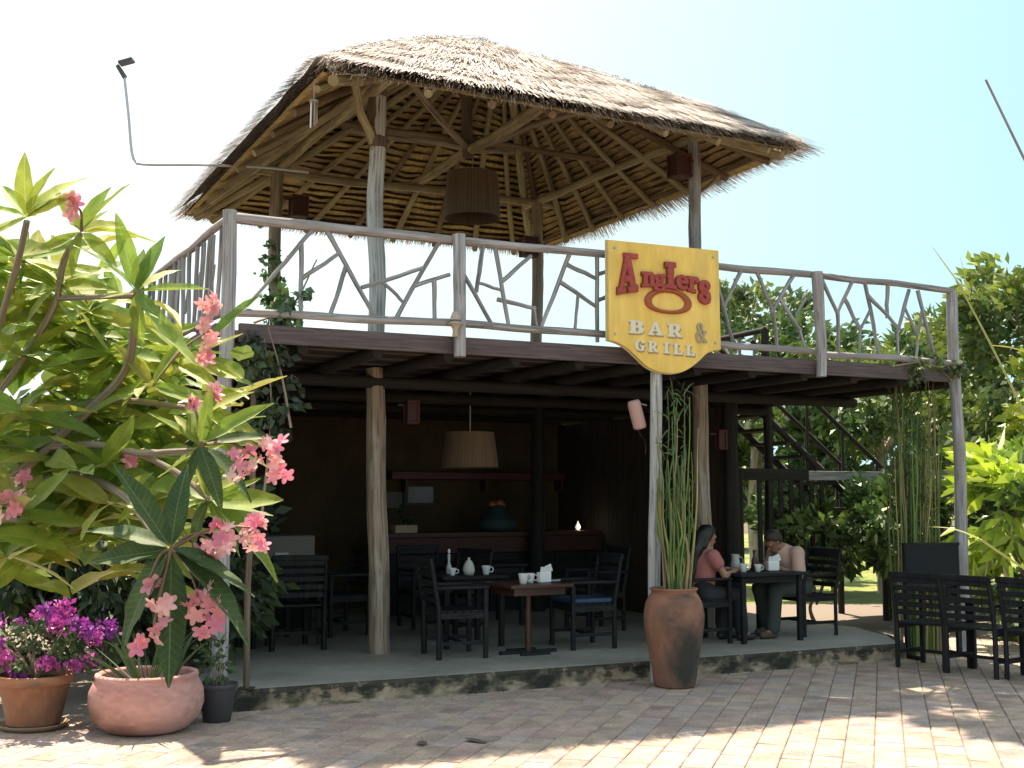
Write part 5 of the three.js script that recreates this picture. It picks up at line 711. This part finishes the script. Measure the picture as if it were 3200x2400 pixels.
// far background closing the view under the deck and beyond
for (let k = 0; k < 9; k++) tree('background_tree', ['first', 'second', 'third', 'fourth', 'fifth', 'sixth', 'seventh', 'eighth', 'ninth'][k] + ' tree from the left in the far row behind the lawn', 'tree', [1 + k * 3.1, 0, -37 - 4 * R() - k * 0.6], { h: rnd(4.6, 6.2) * (k < 2 ? 0.8 : 1), r: 2.2, n: 3600, size: 0.42, rgb: [[0.06, 0.09, 0.035], [0.09, 0.13, 0.04], [0.13, 0.16, 0.07]][k % 3], cl: 44, spread: 0.42, cy: 0.55, ry: 0.44, trunk: 0.2, group: 'trees in the far row' });
{ // tall tree outside the frame on the right: a bough over the paving
  const t = thing('shade_tree', 'tall spreading tree standing out to the right of the terrace', 'tree', [7.6, 0, -13.2]);
  mesh('trunk', limb([V3(0, -0.1, 0), V3(0.1, 3, 0.1), V3(-0.1, 6.4, 0), V3(-0.5, 8.4, -0.1)], 0.26, 0.16, 10), barkM, t);
  for (const p of [[[-0.3, 7.6, 0], [-2, 8.6, -0.3], [-4.8, 8.9, -0.6]], [[-0.4, 8.2, -0.1], [-1.5, 9.6, 0.6], [-3.2, 10.2, 1.2]], [[-0.4, 8.2, -0.1], [0.8, 9.6, -0.8], [2.0, 10.2, -1.6]]]) mesh('limb', limb(p.map((q) => V3(...q)), 0.12, 0.03, 7), barkM, t);
  kind(mesh('crown', leafCloud(22000, clumps([-2.4, 9.5, -0.6], [3.3, 0.6, 1.7], 150, 0.3, 0.02), 0.26, { tint: [[0.7, 0.8, 0.7], [1, 1, 0.9], [1.4, 1.3, 0.9]] }), leafMat([0.07, 0.11, 0.03], 0.3, 0.7, true), t), 'stuff');
}
{ // long arching grass stems leaning in from the right
  const t = thing('arching_stem', 'long yellow-green grass stem arching across the right edge', 'grass stem', [3.4, 0, -6.2]);
  const pts = [[-1.12, 2.76, 0.1], [-1.0, 2.5, 0.12], [-0.84, 2.12, 0.15], [-0.6, 1.5, 0.18], [-0.3, 0.6, 0.1], [-0.1, -0.02, 0]].map((p) => V3(...p)), m = leafMat([0.4, 0.42, 0.12], 0.3);
  mesh('stem', limb(pts.reverse(), 0.012, 0.004, 6), m, t);
  bladeLeaves([[V3(-0.84, 2.12, 0.15), V3(-0.66, 1.86, 0.2), 0.006, 0.02], [V3(-0.95, 2.42, 0.1), V3(-0.7, 2.3, 0.2), 0.005, 0.03], [V3(-1.08, 2.7, 0.1), V3(-1.25, 2.95, 0.1), 0.005, 0.0], [V3(-1.05, 2.65, 0.1), V3(-1.1, 2.9, 0.1), 0.005, 0.0]], 'blade', m, t);
  const s = thing('arching_stem', 'short yellow-green stem sloping down at the right edge over the chairs', 'grass stem', [3.3, 0, -6.2]);
  mesh('stem', limb([V3(-0.1, -0.02, 0), V3(-0.15, 0.6, 0.1), V3(-0.55, 1.12, 0.2), V3(-0.98, 1.44, 0.2)].map((p) => p), 0.009, 0.005, 6), m, s); bladeLeaves([[V3(-0.98, 1.44, 0.2), V3(-1.2, 1.5, 0.1), 0.006, 0.02]], 'blade', m, s);
  const q = thing('leaning_cane', 'thin grey cane leaning in at the upper right corner', 'cane', [4.4, 0, -6.1]); mesh('shaft', pole(V3(0, -0.02, 0), V3(-1.97, 3.78, 0.1), 0.011, 0.006, { seg: 7, rings: 10, wob: 0.1 }), M.stickWood, q); for (const k of [0.4, 0.55, 0.7, 0.85]) { const c = V3(0, -0.02, 0).lerp(V3(-1.97, 3.78, 0.1), k); mesh('node', prep(new THREE.SphereGeometry(0.011, 8, 6).translate(c.x, c.y, c.z)), M.stickWood, q); }
}
{ // dust of dry leaf bits swept along the plinth and over the bricks
  const g = leafCloud(190, () => { const u = rnd(-1.8, 8), v = R() < 0.55 ? -rnd(0.03, 0.25) : -rnd(0.1, 2.7); return { p: WV(u, 0.011, v) }; }, 0.028, { tint: [[0.6, 0.5, 0.4], [1, 0.9, 0.7], [1.5, 1.3, 0.9]] }), p = g.attributes.position;
  for (let i = 0; i < p.count; i++) p.setY(i, 0.006 + Math.abs(p.getY(i) - 0.011) * 0.25);
  g.computeVertexNormals(); kind(tag(mesh('leaf_litter', g, S({ rgb: [0.11, 0.085, 0.05], vertexColors: true, side: THREE.DoubleSide }), scene), 'scattered dry leaf bits on the brick paving', 'litter'), 'stuff');
}
{ // fallen leaves on the paving
  for (const [u, v, l] of [[0.95, -1.75, 'dark dry leaf lying on the shaded paving, the left of two'], [1.3, -1.85, 'dark dry leaf lying on the shaded paving, the right of two']]) { const t = thing('fallen_leaf', l, 'leaf', W(u, 0.012, v), R() * 6); const g = new THREE.CircleGeometry(0.09, 14); g.scale(1, 0.4, 1); const p = g.attributes.position; for (let i = 0; i < p.count; i++) p.setZ(i, 0.006 * Math.sin(p.getX(i) * 22) + 2 * p.getY(i) ** 2); g.rotateX(-Math.PI / 2); g.computeVertexNormals(); mesh('blade', prep(g), S({ rgb: [0.11, 0.085, 0.075], side: THREE.DoubleSide }), t); mesh('leaf_stalk', pole(V3(-0.08, 0.004, 0), V3(-0.14, 0.01, 0.01), 0.003, 0.002, { seg: 4, rings: 1 }), M.brownPost, t); }
}
renderer.render(scene, camera);
